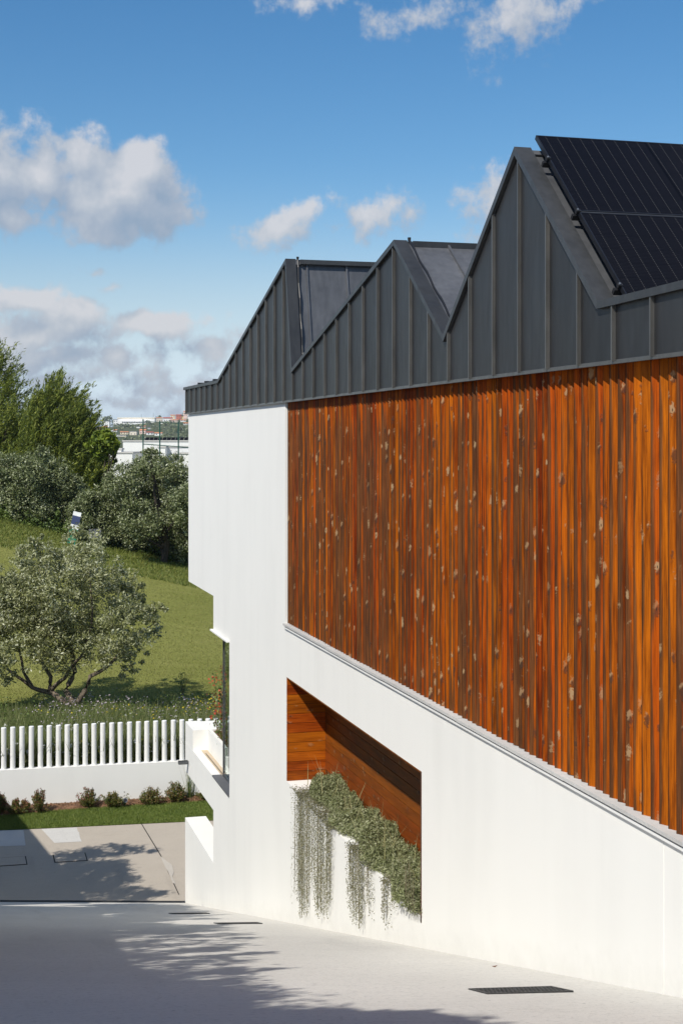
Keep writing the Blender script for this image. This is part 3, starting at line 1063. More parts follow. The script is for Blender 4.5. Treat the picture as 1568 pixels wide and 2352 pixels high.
def roofs():
    x0, x1 = D + .085, XB
    for i in range(len(OUT) - 1):
        (ya, za), (yb, zb) = OUT[i], OUT[i + 1]
        t = np.array([yb - ya, zb - za])
        L = np.linalg.norm(t)
        t /= L
        n = np.array([-t[1], t[0]])
        if n[1] < 0:
            n = -n
        drop = .035
        a = np.array([ya, za]) - n * drop
        b = np.array([yb, zb]) - n * drop
        q = [(x0, *a), (x0, *b), (x0, *(b - n * .05)), (x0, *(a - n * .05))]
        r = part(MB().prism(q, (x1 - x0, 0, 0)), 'roof', MT['zinc_roof'])
        if i in (2, 4, 6):            # slopes facing the camera: standing seams up the slope
            x = x0 + (.16 if i == 2 else .46)
            while x < x1:
                s = .03
                pa, pb = a + t * .02, b - t * .03
                q = [(x - .012, *(pa + n * .001)), (x - .012, *(pb + n * .001)), (x - .012, *(pb + n * s)), (x - .012, *(pa + n * s))]
                MB().prism(q, (.024, 0, 0)).build('seam', MT['zinc_roof'], r)
                x += .1268 * D
        if i in (2, 4):
            # ridge cap and the cable clipped beside the verge
            MB().box(x0 + .06, x1, ya - .05, ya + .05, za - .075, za - .012).build('ridge_cap', MT['cap'], r)
            pts = [(x0 + .03, *(a + t * (L * s) + n * (.035 + .012 * math.sin(s * 21)))) for s in np.linspace(.01, .93, 14)]
            MB().tube(pts, .013, 6).build('cable', MT['black'], r)
            MB().tube([(x0 + .03, ya, za - .03), (x0 + .03, ya, za + .03)], [.014, .02], 8).build('cable_cap', MT['black'], r)
    # flat roof behind the far parapet and its pipes
    p = part(MB().box(D + .2, XB - 1, Y_MID - .4, OUT[0][0] - .03, OUT[0][1] - .22, OUT[0][1] - .16), 'flat_roof', MT['zinc_roof'])
    for k, (xx, zz) in enumerate(((D + .16, .05), (D + .24, .09))):
        MB().tube([(xx, 5.44 * D, OUT[0][1] + zz - .02), (xx, 5.8 * D, OUT[0][1] + zz - .035), (xx, 6.16 * D, OUT[0][1] + zz - .04)], .022, 8).build('pipe', MT['black'], p)
    for s in (5.55, 5.75, 5.95, 6.12):
        MB().box(D + .13, D + .27, s * D - .02, s * D + .02, OUT[0][1] - .16, OUT[0][1] + .075).build('pipe_clip', MT['black'], p)


roofs()


def corner_window():
    gx = D + .042 * D
    w = part(MB().box(gx - .02, gx + .02, Y_MID - .03, Y_MID - .001, Z_FLR + .05, Z_CAN - .012), 'window', MT['alu'])
    MB().box(gx + .005, gx + .017, Y_WIN + .002, Y_MID - .032, Z_FLR + .05, Z_CAN - .02).build('pane', MT['glass'], w)
    MB().box(gx + .03, D + 3.5, Y_MID - .02, Y_MID - .008, Z_FLR + .05, Z_CAN - .02).build('pane', MT['glass'], w)
    MB().box(gx - .03, gx + .03, Y_WIN + .002, Y_MID - .032, Z_FLR + .006, Z_FLR + .048).build('frame', MT['alu'], w)
    MB().box(D - .02, gx - .032, Y_WIN + .001, Y_MID + .03, Z_FLR - .03 + .031, Z_FLR + .026).build('sill', MT['greystone'], w)
    # white metal canopy over the opening
    part(MB().box(D - .055, gx + .1, Y_WIN - .02, Y_MID + .05, Z_CAN - .035, Z_CAN - .006), 'canopy', MT['fence_white'])


corner_window()


def terrace():
    y1 = 6.285 * D
    part(MB().box(D + .001, D + 2.6, Y_MID + .002, y1, hz(-1.462), Z_FLR - .004), 'terrace_slab', MT['white'])
    part(MB().box(D + .16, D + .285, Y_MID + .05, 6.07 * D, Z_FLR - .003, Z_FLR + .004), 'terrace_floor', MT['tan'])
    part(MB().box(D + .19, D + .203, Y_MID + .1, 6.0 * D, Z_FLR + .005, Z_FLR + .008), 'floor_slot', MT['dark'])
    part(MB().box(D + .003, D + .30, 6.08 * D, y1 - .002, Z_FLR - .003, hz(-1.243)), 'pier', MT['white'])
    pw = part(MB().box(D + .296, D + .36, 5.67 * D, 6.08 * D - .002, Z_FLR - .003, hz(-1.238)), 'planter_wall', MT['white'])
    MB().box(D + .302, D + 2.5, 6.09 * D, y1 - .01, Z_FLR - .002, hz(-1.243) - .012).build('planter_end', MT['white'], pw)
    part(MB().box(D + .362, D + 2.4, 5.60 * D, 6.088 * D, Z_FLR, hz(-1.252)), 'planter_soil', MT['soil'])
    # low wall at the foot
    part(MB().box(D + .002, D + .43, Y_MID + .002, 6.29 * D, -.4, hz(-1.672)), 'low_wall', MT['white'])
    # scupper
    s = empty('scupper', (D, 6.2 * D, hz(-1.41)), 'dark metal rainwater spout sticking out of the white terrace edge', 'spout')
    keep(MB().box(D - .20, D + .05, 6.2 * D - .05, 6.2 * D + .05, hz(-1.41) - .012, hz(-1.41)).build('tray', MT['alu'], s))
    for sg in (-1, 1):
        keep(MB().box(D - .20, D + .0, 6.2 * D + sg * .051, 6.2 * D + sg * .056, hz(-1.41) - .012, hz(-1.41) + .05).build('side', MT['alu'], s))


terrace()


def solar_panels():
    y0, z0 = OUT[6]
    t = np.array([OUT[7][0] - y0, OUT[7][1] - z0])
    t /= np.linalg.norm(t)
    n = np.array([t[1], -t[0]])
    if n[1] < 0:
        n = -n
    W, H = 2.0, 1.135
    rx = math.atan2(-t[1], -t[0])         # panel local +y runs up the slope

    def names(r, c):
        return ['upper', 'lower'][r] + ' row, ' + ['beside the gable verge', 'second from the gable verge', 'third from the gable verge', 'farthest from the gable verge'][c]
    for r in range(2):
        for c in range(3):
            s = -.03 + (H + .02) * (r + .5)
            p = np.array([y0, z0]) + t * s + n * (.085 + .02)
            X = 4.71 + W / 2 + c * (W + .02)
            e = empty('solar_panel', (X, p[0], p[1]), 'black solar panel in the ' + names(r, c), 'solar panel', 'solar panels on the zinc roof')
            e.rotation_euler = (rx, 0, 0)
            MB().box(-W / 2 + .012, W / 2 - .012, -H / 2 + .012, H / 2 - .012, -.012, .0).build('cell_sheet', MT['cells'], e)
            fm = MB()
            for sg in (-1, 1):
                fm.box(-W / 2, W / 2, sg * (H / 2 - .006) - .006, sg * (H / 2 - .006) + .006, -.035, .003)
                fm.box(sg * (W / 2 - .006) - .006, sg * (W / 2 - .006) + .006, -H / 2 + .0121, H / 2 - .0121, -.035, .003)
            fm.build('frame', MT['pvframe'], e)
            if r == 0:
                MB().box(-W / 2, W / 2, -H / 2 - .014, -H / 2 - .006, -.03, .0).build('rail_strip', MT['alu'], e)
            if c == 0:
                for yy in ((H * .5 - .36, -H * .5 - .0) if r == 0 else (-H * .5 + .18,)):
                    cl = MB().box(-W / 2 - .022, -W / 2 + .014, yy - .018, yy + .018, -.02, .010).build('clamp', MT['black'], e)
                    MB().box(-W / 2 - .040, -W / 2 + .3, yy - .016, yy + .016, -.080, -.036).build('rail', MT['black'], cl)
                    MB().tube([(-W / 2 - .01, yy, .010), (-W / 2 - .01, yy, .018)], .008, 8).build('bolt', MT['steel'], cl)


solar_panels()

# ------------------------------------------------------------------ fence
def fence():
    e = empty('fence', fence_at(200), 'white fence of round posts on a low rendered wall', 'fence')
    a, b = FB0 - fd * 1.6, FB1 + fd * 6.5
    poly = [(a[0], a[1], -.3), (b[0], b[1], -.3), (b[0], b[1], FZ), (a[0], a[1], FZ)]
    keep(MB().prism(poly, fnrm * .24).build('base_wall', MT['fence_white'], e))
    ap = [a - fnrm * .012 + UP * FZ, b - fnrm * .012 + UP * FZ, b - fnrm * .012 + UP * (FZ + .02), a - fnrm * .012 + UP * (FZ + .02)]
    xs = [25, 82, 140, 199, 257, 313, 370, 426, 483, 540, 596, 651, 708, 763, 820, 875, 929, 985, 1041, 1097, 1152, 1206, 1262, 1316, 1369]
    xs = [25 - 57 * k for k in (3, 2, 1)] + xs + [1369 + 53 * k for k in range(1, 9)]
    mb = MB()
    r = .066
    mb.tube([(0, 0, 0), (0, 0, .004), (0, 0, .012), (0, 0, FT - FZ - .022), (0, 0, FT - FZ - .012), (0, 0, FT - FZ - .008), (0, 0, FT - FZ)], [r, r, r, r, r, r - .001, r - .008], 20)
    me = mb.mesh('post', simple('post_paint', (.78, .775, .75), .6, 0, .03, 3))
    for p in me.polygons:
        p.use_smooth = len(p.vertices) == 4
    for x in xs:
        p = fence_at(x * .3642) + fnrm * .12 + UP * FZ
        o = put('post', me, e, p)
        keep(o)
        o.rotation_euler = (rnd.uniform(-.006, .006), rnd.uniform(-.006, .006), rnd.uniform(0, 6))


fence()

# ------------------------------------------------------------------ land beyond the fence
def smoothstep(t):
    t = np.clip(t, 0, 1)
    return t * t * (3 - 2 * t)


def land(lat, dep):
    """height above the courtyard of the land beyond the fence, lat/dep measured from the camera"""
    lat = np.asarray(lat, float)
    dep = np.asarray(dep, float)
    zf = np.clip(-4.1 - .246 * (lat + 18), -8.3, -2.6)
    t = np.clip((dep - 39) / 36, 0, 1)
    z = -8.42 + (zf + 8.42) * (t * .75 + .25 * smoothstep(t))
    hill_c = np.clip(27 + (lat + 335) * .13, 14, 60)
    far = np.interp(dep, [0, 130, 420, 750, 1350, 1800, 2300, 3200, 6000, 9000], [0, 0, -30, -45, -8, 14, 0, -20, -60, -120])
    # crest at 2300 m varies sideways
    w = np.interp(dep, [1800, 2300, 3200], [0, 1, 0])
    far = far + w * hill_c
    s = smoothstep((dep - 95) / 150)
    z = z * (1 - s) + far * s
    wob = np.sin(lat * .021 + dep * .008) * np.sin(dep * .013 - lat * .006) * np.clip(dep / 400 - .3, 0, 1.2) * 1.3
    return ZC + z + wob


def lat_dep(p):
    return p @ RT, p @ FW


def hit_land(px, py, d0=40, d1=6000):
    dep = np.geomspace(d0, d1, 1500)
    z = ZC + (HY - py) / F * dep
    i = np.nonzero(z <= land((px - HX) / F * dep, dep))[0]
    if not len(i):
        return None, None
    return CAM + ray(px, py) * dep[i[0]], dep[i[0]]


def land_mesh(name, deps, ratios, mat, start=None, **tags):
    vs = []
    for i, a in enumerate(ratios):
        for j, dp in enumerate(deps):
            if start is not None:
                s = start(a)
                dp = s + (dp - deps[0]) / (deps[-1] - deps[0]) * (deps[-1] - s)
            p = FW * dp + RT * a * dp
            vs.append((p[0], p[1], float(land(a * dp, dp))))
    n = len(deps)
    fs = []
    for i in range(len(ratios) - 1):
        for j in range(n - 1):
            q = i * n + j
            fs.append((q, q + n, q + n + 1, q + 1))
    me = bpy.data.meshes.new(name)
    me.from_pydata(vs, [], fs)
    me.materials.append(mat)
    me.shade_smooth()
    return put(name, me, **tags)


def fence_dep(a):
    """distance of the back of the fence wall along the view axis for a sideways ratio a"""
    d2 = FW + RT * a
    k = d2[0] * fd[1] - d2[1] * fd[0]
    b = FB0 + fnrm * .2
    if abs(k) < 1e-6:
        return 37
    return float(np.clip((b[0] * fd[1] - b[1] * fd[0]) / k, 24, 60))


land_mesh('meadow_lawn', list(np.linspace(0, 62, 60)) and list(np.linspace(38, 100, 60)), np.linspace(-.62, .9, 120), MT['lawn'], fence_dep, kind='structure',
          label='sloping mown lawn rising behind the white fence', category='lawn')
land_mesh('hillside', list(np.geomspace(100, 9000, 110)), np.linspace(-1.2, 1.2, 150), MT['hill'], kind='structure',
          label='far green hillside with a town on its slope', category='hill')


def on_land(lat, dep):
    p = FW[None] * np.asarray(dep)[:, None] + RT[None] * np.asarray(lat)[:, None]
    p[:, 2] = land(lat, dep)
    return p


def meadow():
    # mown grass texture on the slope
    n = 150000
    dep = 40 + 50 * R.random(n) ** 1.25
    a = R.uniform(-.26, -.06, n)
    p = on_land(a * dep, dep)
    keepm = (dep > np.interp(a, [-.25, -.06], [44, 41]))
    p = p[keepm]
    n = len(p)
    put('mown_grass', np_mesh('mown_grass', blade_verts(p, R.uniform(.02, .055, n), R.uniform(.012, .03, n), .6), 3, MT['drygrass']), kind='stuff',
        label='short yellowish mown grass on the slope', category='grass')
    # longer grass edging the hedge
    n = 16000
    t = R.random(n)
    px = -20 + 480 * t
    edge = np.interp(px, [-20, 0, 133, 233, 430, 470], [1190, 1196, 1226, 1262, 1300, 1312])
    py = edge + R.random(n) ** 1.5 * 34
    dep = 76 - (py - edge) * .22
    p = on_land((px - HX) / F * dep, dep)
    put('edge_grass', np_mesh('edge_grass', blade_verts(p, R.uniform(.06, .2, n), R.uniform(.03, .06, n), .5), 3, MT['edge']), kind='stuff',
        label='longer bright green grass along the edge of the dark hedge trees', category='grass')
    # wild meadow behind the posts
    n = 110000
    a = R.uniform(-.27, -.02, n)
    s = np.array([fence_dep(q) for q in np.linspace(-.27, -.02, 60)])
    d0 = np.interp(a, np.linspace(-.27, -.02, 60), s) + .1
    rng = np.interp(a, [-.25, -.10, -.05], [6.5, 7.0, 6.0])
    dep = d0 + rng * R.random(n)
    p = on_land(a * dep, dep)
    h = R.uniform(.18, .80, n) * (1 - .6 * ((dep - d0) / rng) ** 1.2) * np.where(R.random(n) < .04, 1.5, 1.0)
    put('meadow_grass', np_mesh('meadow_grass', blade_verts(p, h * 1.1, R.uniform(.016, .042, n), .33), 3, MT['meadowgrass']), kind='stuff',
        label='tall wild meadow grass growing behind the white fence posts', category='grass')
    # low broadleaf weeds
    n = 22000
    cx = R.uniform(-.27, -.02, 260)
    cd = np.interp(cx, np.linspace(-.27, -.02, 60), s) + .2 + R.random(260) * 6
    k = R.integers(0, 260, n)
    dd = cd[k] + R.normal(0, .35, n)
    la = cx[k] * cd[k] + R.normal(0, .35, n)
    p = on_land(la, np.maximum(dd, 37.8))
    p[:, 2] += np.abs(R.normal(0, .26, n))
    v = leaf_verts(p, R.normal(0, 1, (n, 3)), R.normal(0, 1, (n, 3)) + (0, 0, .8), R.uniform(.04, .10, n), R.uniform(.03, .06, n))
    put('meadow_weeds', np_mesh('meadow_weeds', v, 4, MT['ivy']), kind='stuff', label='low leafy green weeds among the meadow grass', category='weeds')
    # flowers
    for nm, mat, lab, n, sz, arange, dr in (('white_wildflowers', 'white_fl', 'small white wildflowers dotted through the meadow', 620, (.05, .13), (-.26, -.10), (0, 3.2)),
                                    ('yellow_wildflowers', 'yellow_fl', 'small yellow wildflowers in the meadow, thickest near the house', 480, (.03, .07), (-.20, -.085), (0, 5)),
                                    ('lilac_wildflowers', 'lilac_fl', 'pale lilac wildflowers at the top of the meadow', 1100, (.03, .08), (-.21, -.085), (2.5, 6.6))):
        k = n // 14
        ca = R.uniform(*arange, k)
        cd = np.interp(ca, np.linspace(-.27, -.02, 60), s) + R.uniform(*dr, k)
        i = R.integers(0, k, n)
        dep = np.maximum(cd[i] + R.normal(0, .4, n), np.interp(ca[i], np.linspace(-.27, -.02, 60), s) + .1)
        lat = ca[i] * cd[i] + R.normal(0, .35, n)
        if nm.startswith('yellow'):
            m = n // 3
            dep[:m] = R.uniform(41.5, 44, m)
            lat[:m] = -.094 * dep[:m] + R.normal(0, .35, m)
        p = on_land(lat, dep)
        p[:, 2] += R.uniform(.22, .55, n)
        v = leaf_verts(p, R.normal(0, 1, (n, 3)) * (1, 1, .25), R.normal(0, .45, (n, 3)) + (0, 0, 1) - FW * .5, R.uniform(*sz, n), R.uniform(*sz, n))
        put(nm, np_mesh(nm, v, 4, MT[mat]), kind='stuff', label=lab, category='flowers')


meadow()

# ------------------------------------------------------------------ trees
def crown_leaves(blobs, n, ln, wd, sub=.24, core=.18, up=.5, per=90):
    """blobs (k,4): centre and radius; leaves gathered in many small clumps on and inside the blobs"""
    blobs = np.asarray(blobs, float)
    w = blobs[:, 3] ** 2
    nsub = max(8, n // per)
    bi = R.choice(len(blobs), nsub, p=w / w.sum())
    dirs = unit(R.normal(0, 1, (nsub, 3)))
    rad = np.where(R.random(nsub) < core, R.uniform(.1, .6, nsub), R.uniform(.68, 1.04, nsub))
    c = blobs[bi, :3] + dirs * (rad * blobs[bi, 3])[:, None]
    sg = sub * blobs[bi, 3] * R.uniform(.55, 1.25, nsub)
    k = R.integers(0, nsub, n)
    p = c[k] + R.normal(0, 1, (n, 3)) * sg[k][:, None] * (1, 1, .8)
    d_ = unit(R.normal(0, 1, (n, 3)) + dirs[k] * .5 + (0, 0, up * .3))
    nn = unit(R.normal(0, .62, (n, 3)) + dirs[k] * .75 + (0, 0, up * 1.3))
    return leaf_verts(p, d_, nn, R.uniform(.65, 1.3, n) * ln, R.uniform(.65, 1.3, n) * wd)


def spray_leaves(blobs, n, ln, wd, lean=(.35, 0, 1.0), per=70, length=.9):
    """feathery upswept conifer sprays"""
    blobs = np.asarray(blobs, float)
    w = blobs[:, 3] ** 2
    nsub = max(8, n // per)
    bi = R.choice(len(blobs), nsub, p=w / w.sum())
    dirs = unit(R.normal(0, 1, (nsub, 3)))
    rad = R.uniform(.15, 1.0, nsub)
    c = blobs[bi, :3] + dirs * (rad * blobs[bi, 3])[:, None]
    out = unit(dirs * .8 + np.asarray(lean) + R.normal(0, .22, (nsub, 3)))
    sl = length * R.uniform(.5, 1.2, nsub)
    k = R.integers(0, nsub, n)
    t = R.random(n)
    wdt = (.085 * (1 - t) + .03) * sl[k]
    p = c[k] + out[k] * (t * sl[k])[:, None] + R.normal(0, 1, (n, 3)) * wdt[:, None]
    d_ = unit(out[k] + R.normal(0, .45, (n, 3)))
    return leaf_verts(p, d_, R.normal(0, 1, (n, 3)), R.uniform(.6, 1.3, n) * ln, R.uniform(.7, 1.3, n) * wd)


def limb(mb, pts, r0, r1, k=7):
    pts = [np.asarray(p, float) for p in pts]
    # a few wobbling intermediate points
    out = []
    for a, b in zip(pts, pts[1:]):
        for s in (0, .35, .7):
            out.append(a * (1 - s) + b * s + R.normal(0, .018, 3) * np.linalg.norm(b - a))
    out.append(pts[-1])
    n = len(out)
    mb.tube(out, [r0 + (r1 - r0) * i / (n - 1) for i in range(n)], k)


def px_blobs(lst, dep, spread):
    """blobs given as print x, y, radius; each gets its own distance around the tree's own"""
    out = []
    for (x, y, r, *o) in lst:
        dd = dep + (o[0] if o else rnd.uniform(-1, 1) * spread)
        p = at_dep(x, y, dd)
        out.append((*p, r * dd / F))
    return out


def olive_tree():
    base, dep = hit_land(165, 1640)
    b2, _ = hit_land(150, 1632)
    e = empty('olive_tree', base, 'grey-green olive tree with forked trunk, in front behind the fence', 'tree')
    blobs = px_blobs([(92, 1278, 48), (72, 1330, 58), (185, 1265, 58), (215, 1300, 62), (150, 1345, 80), (20, 1340, 48), (-15, 1400, 75), (60, 1410, 85),
                      (150, 1420, 95), (240, 1385, 78), (290, 1345, 40), (310, 1400, 42), (290, 1440, 66), (362, 1420, 32), (330, 1440, 40), (40, 1480, 72),
                      (140, 1480, 70), (235, 1475, 62), (300, 1500, 38), (-30, 1480, 70), (0, 1550, 40), (285, 1530, 30), (170, 1230, 24), (95, 1240, 16), (60, 1280, 26)], dep, 1.5)
    lv = crown_leaves(blobs, 56000, .11, .045, .13, .10, .6, 50)
    keep(put('crown', np_mesh('crown', lv, 4, MT['olive']), e))
    mb = MB()
    q = lambda x, y, o=0.0: at_dep(x, y, dep + o)
    b0 = np.array(base) - UP * .15
    limb(mb, [b0, q(168, 1612), q(150, 1585, .1), q(172, 1545, .2), q(165, 1480, .3), q(150, 1400, .2)], .13, .035)
    limb(mb, [q(172, 1630), q(188, 1600, -.2), q(208, 1555, -.4), q(260, 1520, -.5), q(300, 1470, -.6)], .10, .03)
    limb(mb, [q(160, 1622), q(120, 1592, .3), q(75, 1580, .6), q(55, 1545, .7), q(40, 1470, .9)], .10, .03)
    limb(mb, [q(112, 1590, .3), q(118, 1555, .5), q(95, 1520, .6), q(90, 1440, .6), q(92, 1300, .5)], .08, .02)
    limb(mb, [q(120, 1585, .3), q(150, 1555, .1), q(190, 1500, -.2), q(215, 1420, -.4), q(205, 1300, -.4)], .07, .02)
    limb(mb, [q(260, 1520, -.5), q(310, 1465, -.4), q(360, 1425, -.4)], .035, .012)
    limb(mb, [q(75, 1580, .6), q(20, 1540, .8), q(-15, 1440, 1)], .06, .02)
    keep(mb.build('trunk', MT['bark'], e, True))


olive_tree()


def big_tree(name, label, base_px, blobs_px, dep, spread, n, leaf, mat, trunk_r, group, kind='round', sub=.22, lean=None, slen=1.0, bark='darkbark'):
    bl = px_blobs(blobs_px, dep, spread)
    lat = (base_px - HX) / F * dep
    base = FW * dep + RT * lat
    base[2] = float(land(lat, dep))
    e = empty(name, base, label, 'tree', group)
    if kind == 'round':
        lv = crown_leaves(bl, n, leaf[0], leaf[1], sub, .14, .5, 80)
    else:
        lv = spray_leaves(bl, n, leaf[0], leaf[1], lean, 60, slen)
    keep(put('crown', np_mesh('crown', lv, 4, MT[mat]), e))
    mb = MB()
    top = max(bl, key=lambda b: b[2])
    limb(mb, [base - UP * .3, base + UP * 1.2 + RT * .2, np.array(top[:3]) * .5 + base * .5, np.array(top[:3]) * .72 + base * .28], trunk_r, trunk_r * .2)
    for b in bl[::2]:
        s = base + UP * min(1.6, max(.4, (b[2] - base[2]) * .4))
        limb(mb, [s, (s + np.array(b[:3])) / 2 + UP * .2, np.array(b[:3])], trunk_r * .45, trunk_r * .12, 5)
    keep(mb.build('trunk', MT[bark], e, True))


LEAN = RT * .75 + UP * 1.35
big_tree('cypress_tree', 'tall feathery green conifer cut by the left edge of the picture', -5,
         [(-30, 850, 40), (-2, 862, 26), (2, 900, 32), (-15, 940, 58), (22, 975, 42), (-30, 1010, 66), (15, 1040, 56), (35, 1075, 42), (-40, 1080, 66), (-5, 862, 18), (0, 1130, 66)],
         92, 1.5, 40000, (.32, .055), 'cypress', .28, 'conifers behind the hedge trees', 'spray', lean=LEAN, slen=1.8)
big_tree('cypress_tree', 'broad feathery green conifer rising above the hedge trees', 135,
         [(122, 912, 20), (102, 928, 24), (142, 935, 28), (120, 960, 40), (88, 975, 34), (155, 975, 38), (182, 985, 26), (105, 1010, 52), (160, 1020, 54), (188, 1008, 24), (192, 985, 12),
          (95, 1030, 56), (150, 1050, 66), (188, 1035, 38), (180, 1085, 44), (120, 1085, 60), (80, 985, 35), (60, 1050, 40)],
         88, 1.6, 60000, (.32, .055), 'cypress', .28, 'conifers behind the hedge trees', 'spray', lean=LEAN, slen=1.7)
big_tree('cypress_tree', 'small dark conifer between the two rounded hedge trees', 228,
         [(235, 1085, 22), (215, 1095, 24), (222, 1120, 30), (248, 1070, 12)], 84, .6, 7000, (.28, .085), 'cypress', .12, 'conifers behind the hedge trees', 'spray', lean=LEAN, slen=.8)
big_tree('lime_tree', 'bright yellow-green tree beside the white building', 243,
         [(238, 1008, 17), (228, 1022, 18), (252, 1015, 15), (244, 1033, 17), (262, 1022, 8), (230, 1042, 14)], 83, .6, 7000, (.28, .2), 'lime', .14, 'trees beyond the hedge', sub=.3)
big_tree('hedge_tree', 'rounded grey-green tree at left, under the conifers', 60,
         [(20, 1075, 40), (85, 1065, 36), (60, 1095, 50), (120, 1090, 38), (5, 1120, 52), (60, 1145, 55), (130, 1135, 50), (165, 1115, 28), (20, 1175, 42), (90, 1185, 42), (150, 1175, 44), (-30, 1110, 50), (-30, 1165, 45), (95, 1045, 18), (178, 1150, 24), (60, 1205, 28)],
         77, 1.6, 62000, (.15, .062), 'hedge', .16, 'hedge trees at the top of the lawn', sub=.2)
big_tree('hedge_tree', 'smaller rounded dark tree behind the striped marker board', 205,
         [(205, 1150, 26), (190, 1180, 32), (225, 1175, 34), (200, 1210, 34), (232, 1215, 34), (215, 1235, 26)],
         75, .9, 22000, (.14, .06), 'hedge', .12, 'hedge trees at the top of the lawn', sub=.2)
big_tree('hedge_tree', 'large rounded dark green tree beside the house corner', 375,
         [(345, 1062, 32), (330, 1090, 38), (395, 1078, 36), (380, 1105, 44), (285, 1110, 40), (250, 1130, 34), (420, 1110, 42), (310, 1140, 52), (370, 1150, 56), (425, 1165, 50), (265, 1165, 44), (320, 1195, 48), (385, 1205, 48), (440, 1215, 45), (275, 1210, 36), (420, 1250, 36), (350, 1232, 30), (300, 1235, 28), (455, 1140, 44), (470, 1190, 50), (345, 1042, 16)],
         74, 1.8, 82000, (.145, .06), 'hedge', .2, 'hedge trees at the top of the lawn', sub=.2)


def undergrowth():
    n = 15000
    t = R.random(n)
    px = -25 + 500 * t
    edge = np.interp(px, [-25, 0, 133, 233, 430, 475], [1188, 1194, 1224, 1260, 1296, 1308])
    cl = np.sin(px * .11) * .5 + np.sin(px * .29 + 1) * .5
    hgt = (.55 + .45 * cl)
    dep = 76.2 + R.normal(0, .5, n)
    lat = (px - HX) / F * dep
    p = FW[None] * dep[:, None] + RT[None] * lat[:, None]
    p[:, 2] = land(lat, dep) + np.abs(R.normal(0, .55, n)) * np.clip(hgt, .25, 1)
    v = leaf_verts(p, R.normal(0, 1, (n, 3)), R.normal(0, 1, (n, 3)) + (0, 0, .7), R.uniform(.10, .22, n), R.uniform(.08, .15, n))
    put('undergrowth', np_mesh('undergrowth', v, 4, MT['ivy']), kind='stuff', label='low leafy undergrowth at the foot of the hedge trees', category='undergrowth')
    # a tall weed stalk in the lawn
    for (x, y0, y1, lab) in ((417, 1605, 1545, 'tall dark weed stalk standing alone at the edge of the meadow'),):
        b, dep = hit_land(x, y0)
        e = empty('weed_stalk', b, lab, 'plant')
        h = (y0 - y1) * dep / F
        mb = MB()
        for k in range(5):
            a = R.normal(0, .12, 2)
            limb(mb, [b, b + np.array([a[0] * .4, a[1] * .4, h * .5]), b + np.array([a[0], a[1], h * R.uniform(.7, 1)])], .012, .004, 5)
        keep(mb.build('stem', MT['darkbark'], e, kind='stuff'))
        n = 260
        p = b + np.stack([R.normal(0, .09, n), R.normal(0, .09, n), R.uniform(.15, 1, n) * h], 1)
        keep(put('foliage', np_mesh('foliage', leaf_verts(p, R.normal(0, 1, (n, 3)) + (0, 0, .6), R.normal(0, 1, (n, 3)), R.uniform(.05, .1, n), R.uniform(.015, .03, n)), 4, MT['meadowgrass']), e))


undergrowth()


def marker_board():
    dep = 70.0
    tl, tr, bl = (at_dep(*q, dep) for q in ((169.4, 1173.9), (187.6, 1178.2), (157.5, 1232)))
    across = tr - tl
    down = bl - tl
    back = FW * .05
    e = empty('marker_board', bl + across / 2, 'leaning striped board, white, navy, white and green, on the lawn', 'board')
    m = {k: simple('paint_' + k, c, .5) for k, c in (('white', (.80, .80, .80)), ('navy', (.035, .05, .13)), ('green', (.01, .19, .11)))}
    for (a, b, k, dz) in ((0, .16, 'white', 0), (.16, .50, 'navy', 0), (.50, .68, 'white', 0), (.68, 1.25, 'green', 0)):
        q = [tl + down * a, tl + down * a + across, tl + down * (b - .004) + across, tl + down * (b - .004)]
        keep(MB().prism(q, back).build('stripe', m[k], e))
    g = at_dep(172, 1232, dep)
    lat = (172 - HX) / F * dep
    foot = np.array([g[0], g[1], float(land(lat, dep))])
    keep(MB().tube([foot - UP * .2, tl + down * .6 + across * .5 + FW * .08], .03, 8).build('stake', MT['steel'], e))
    # low grey wall, its concrete darkened to carry the hedge's shade
    c, dp = at_dep(219, 1228, 74.0), 74.0
    w = MB().obox(c, RT * .32, FW * .1, UP * .30)
    w.build('concrete_block', simple('shaded_concrete', (.16, .16, .17), .9), label='small grey concrete block half hidden under the hedge trees', category='block')


marker_board()

# ------------------------------------------------------------------ white buildings and court fence beyond the hedge
def z6(x, y):
    return 201.6 + .1607 * x, 907 + .1607 * y


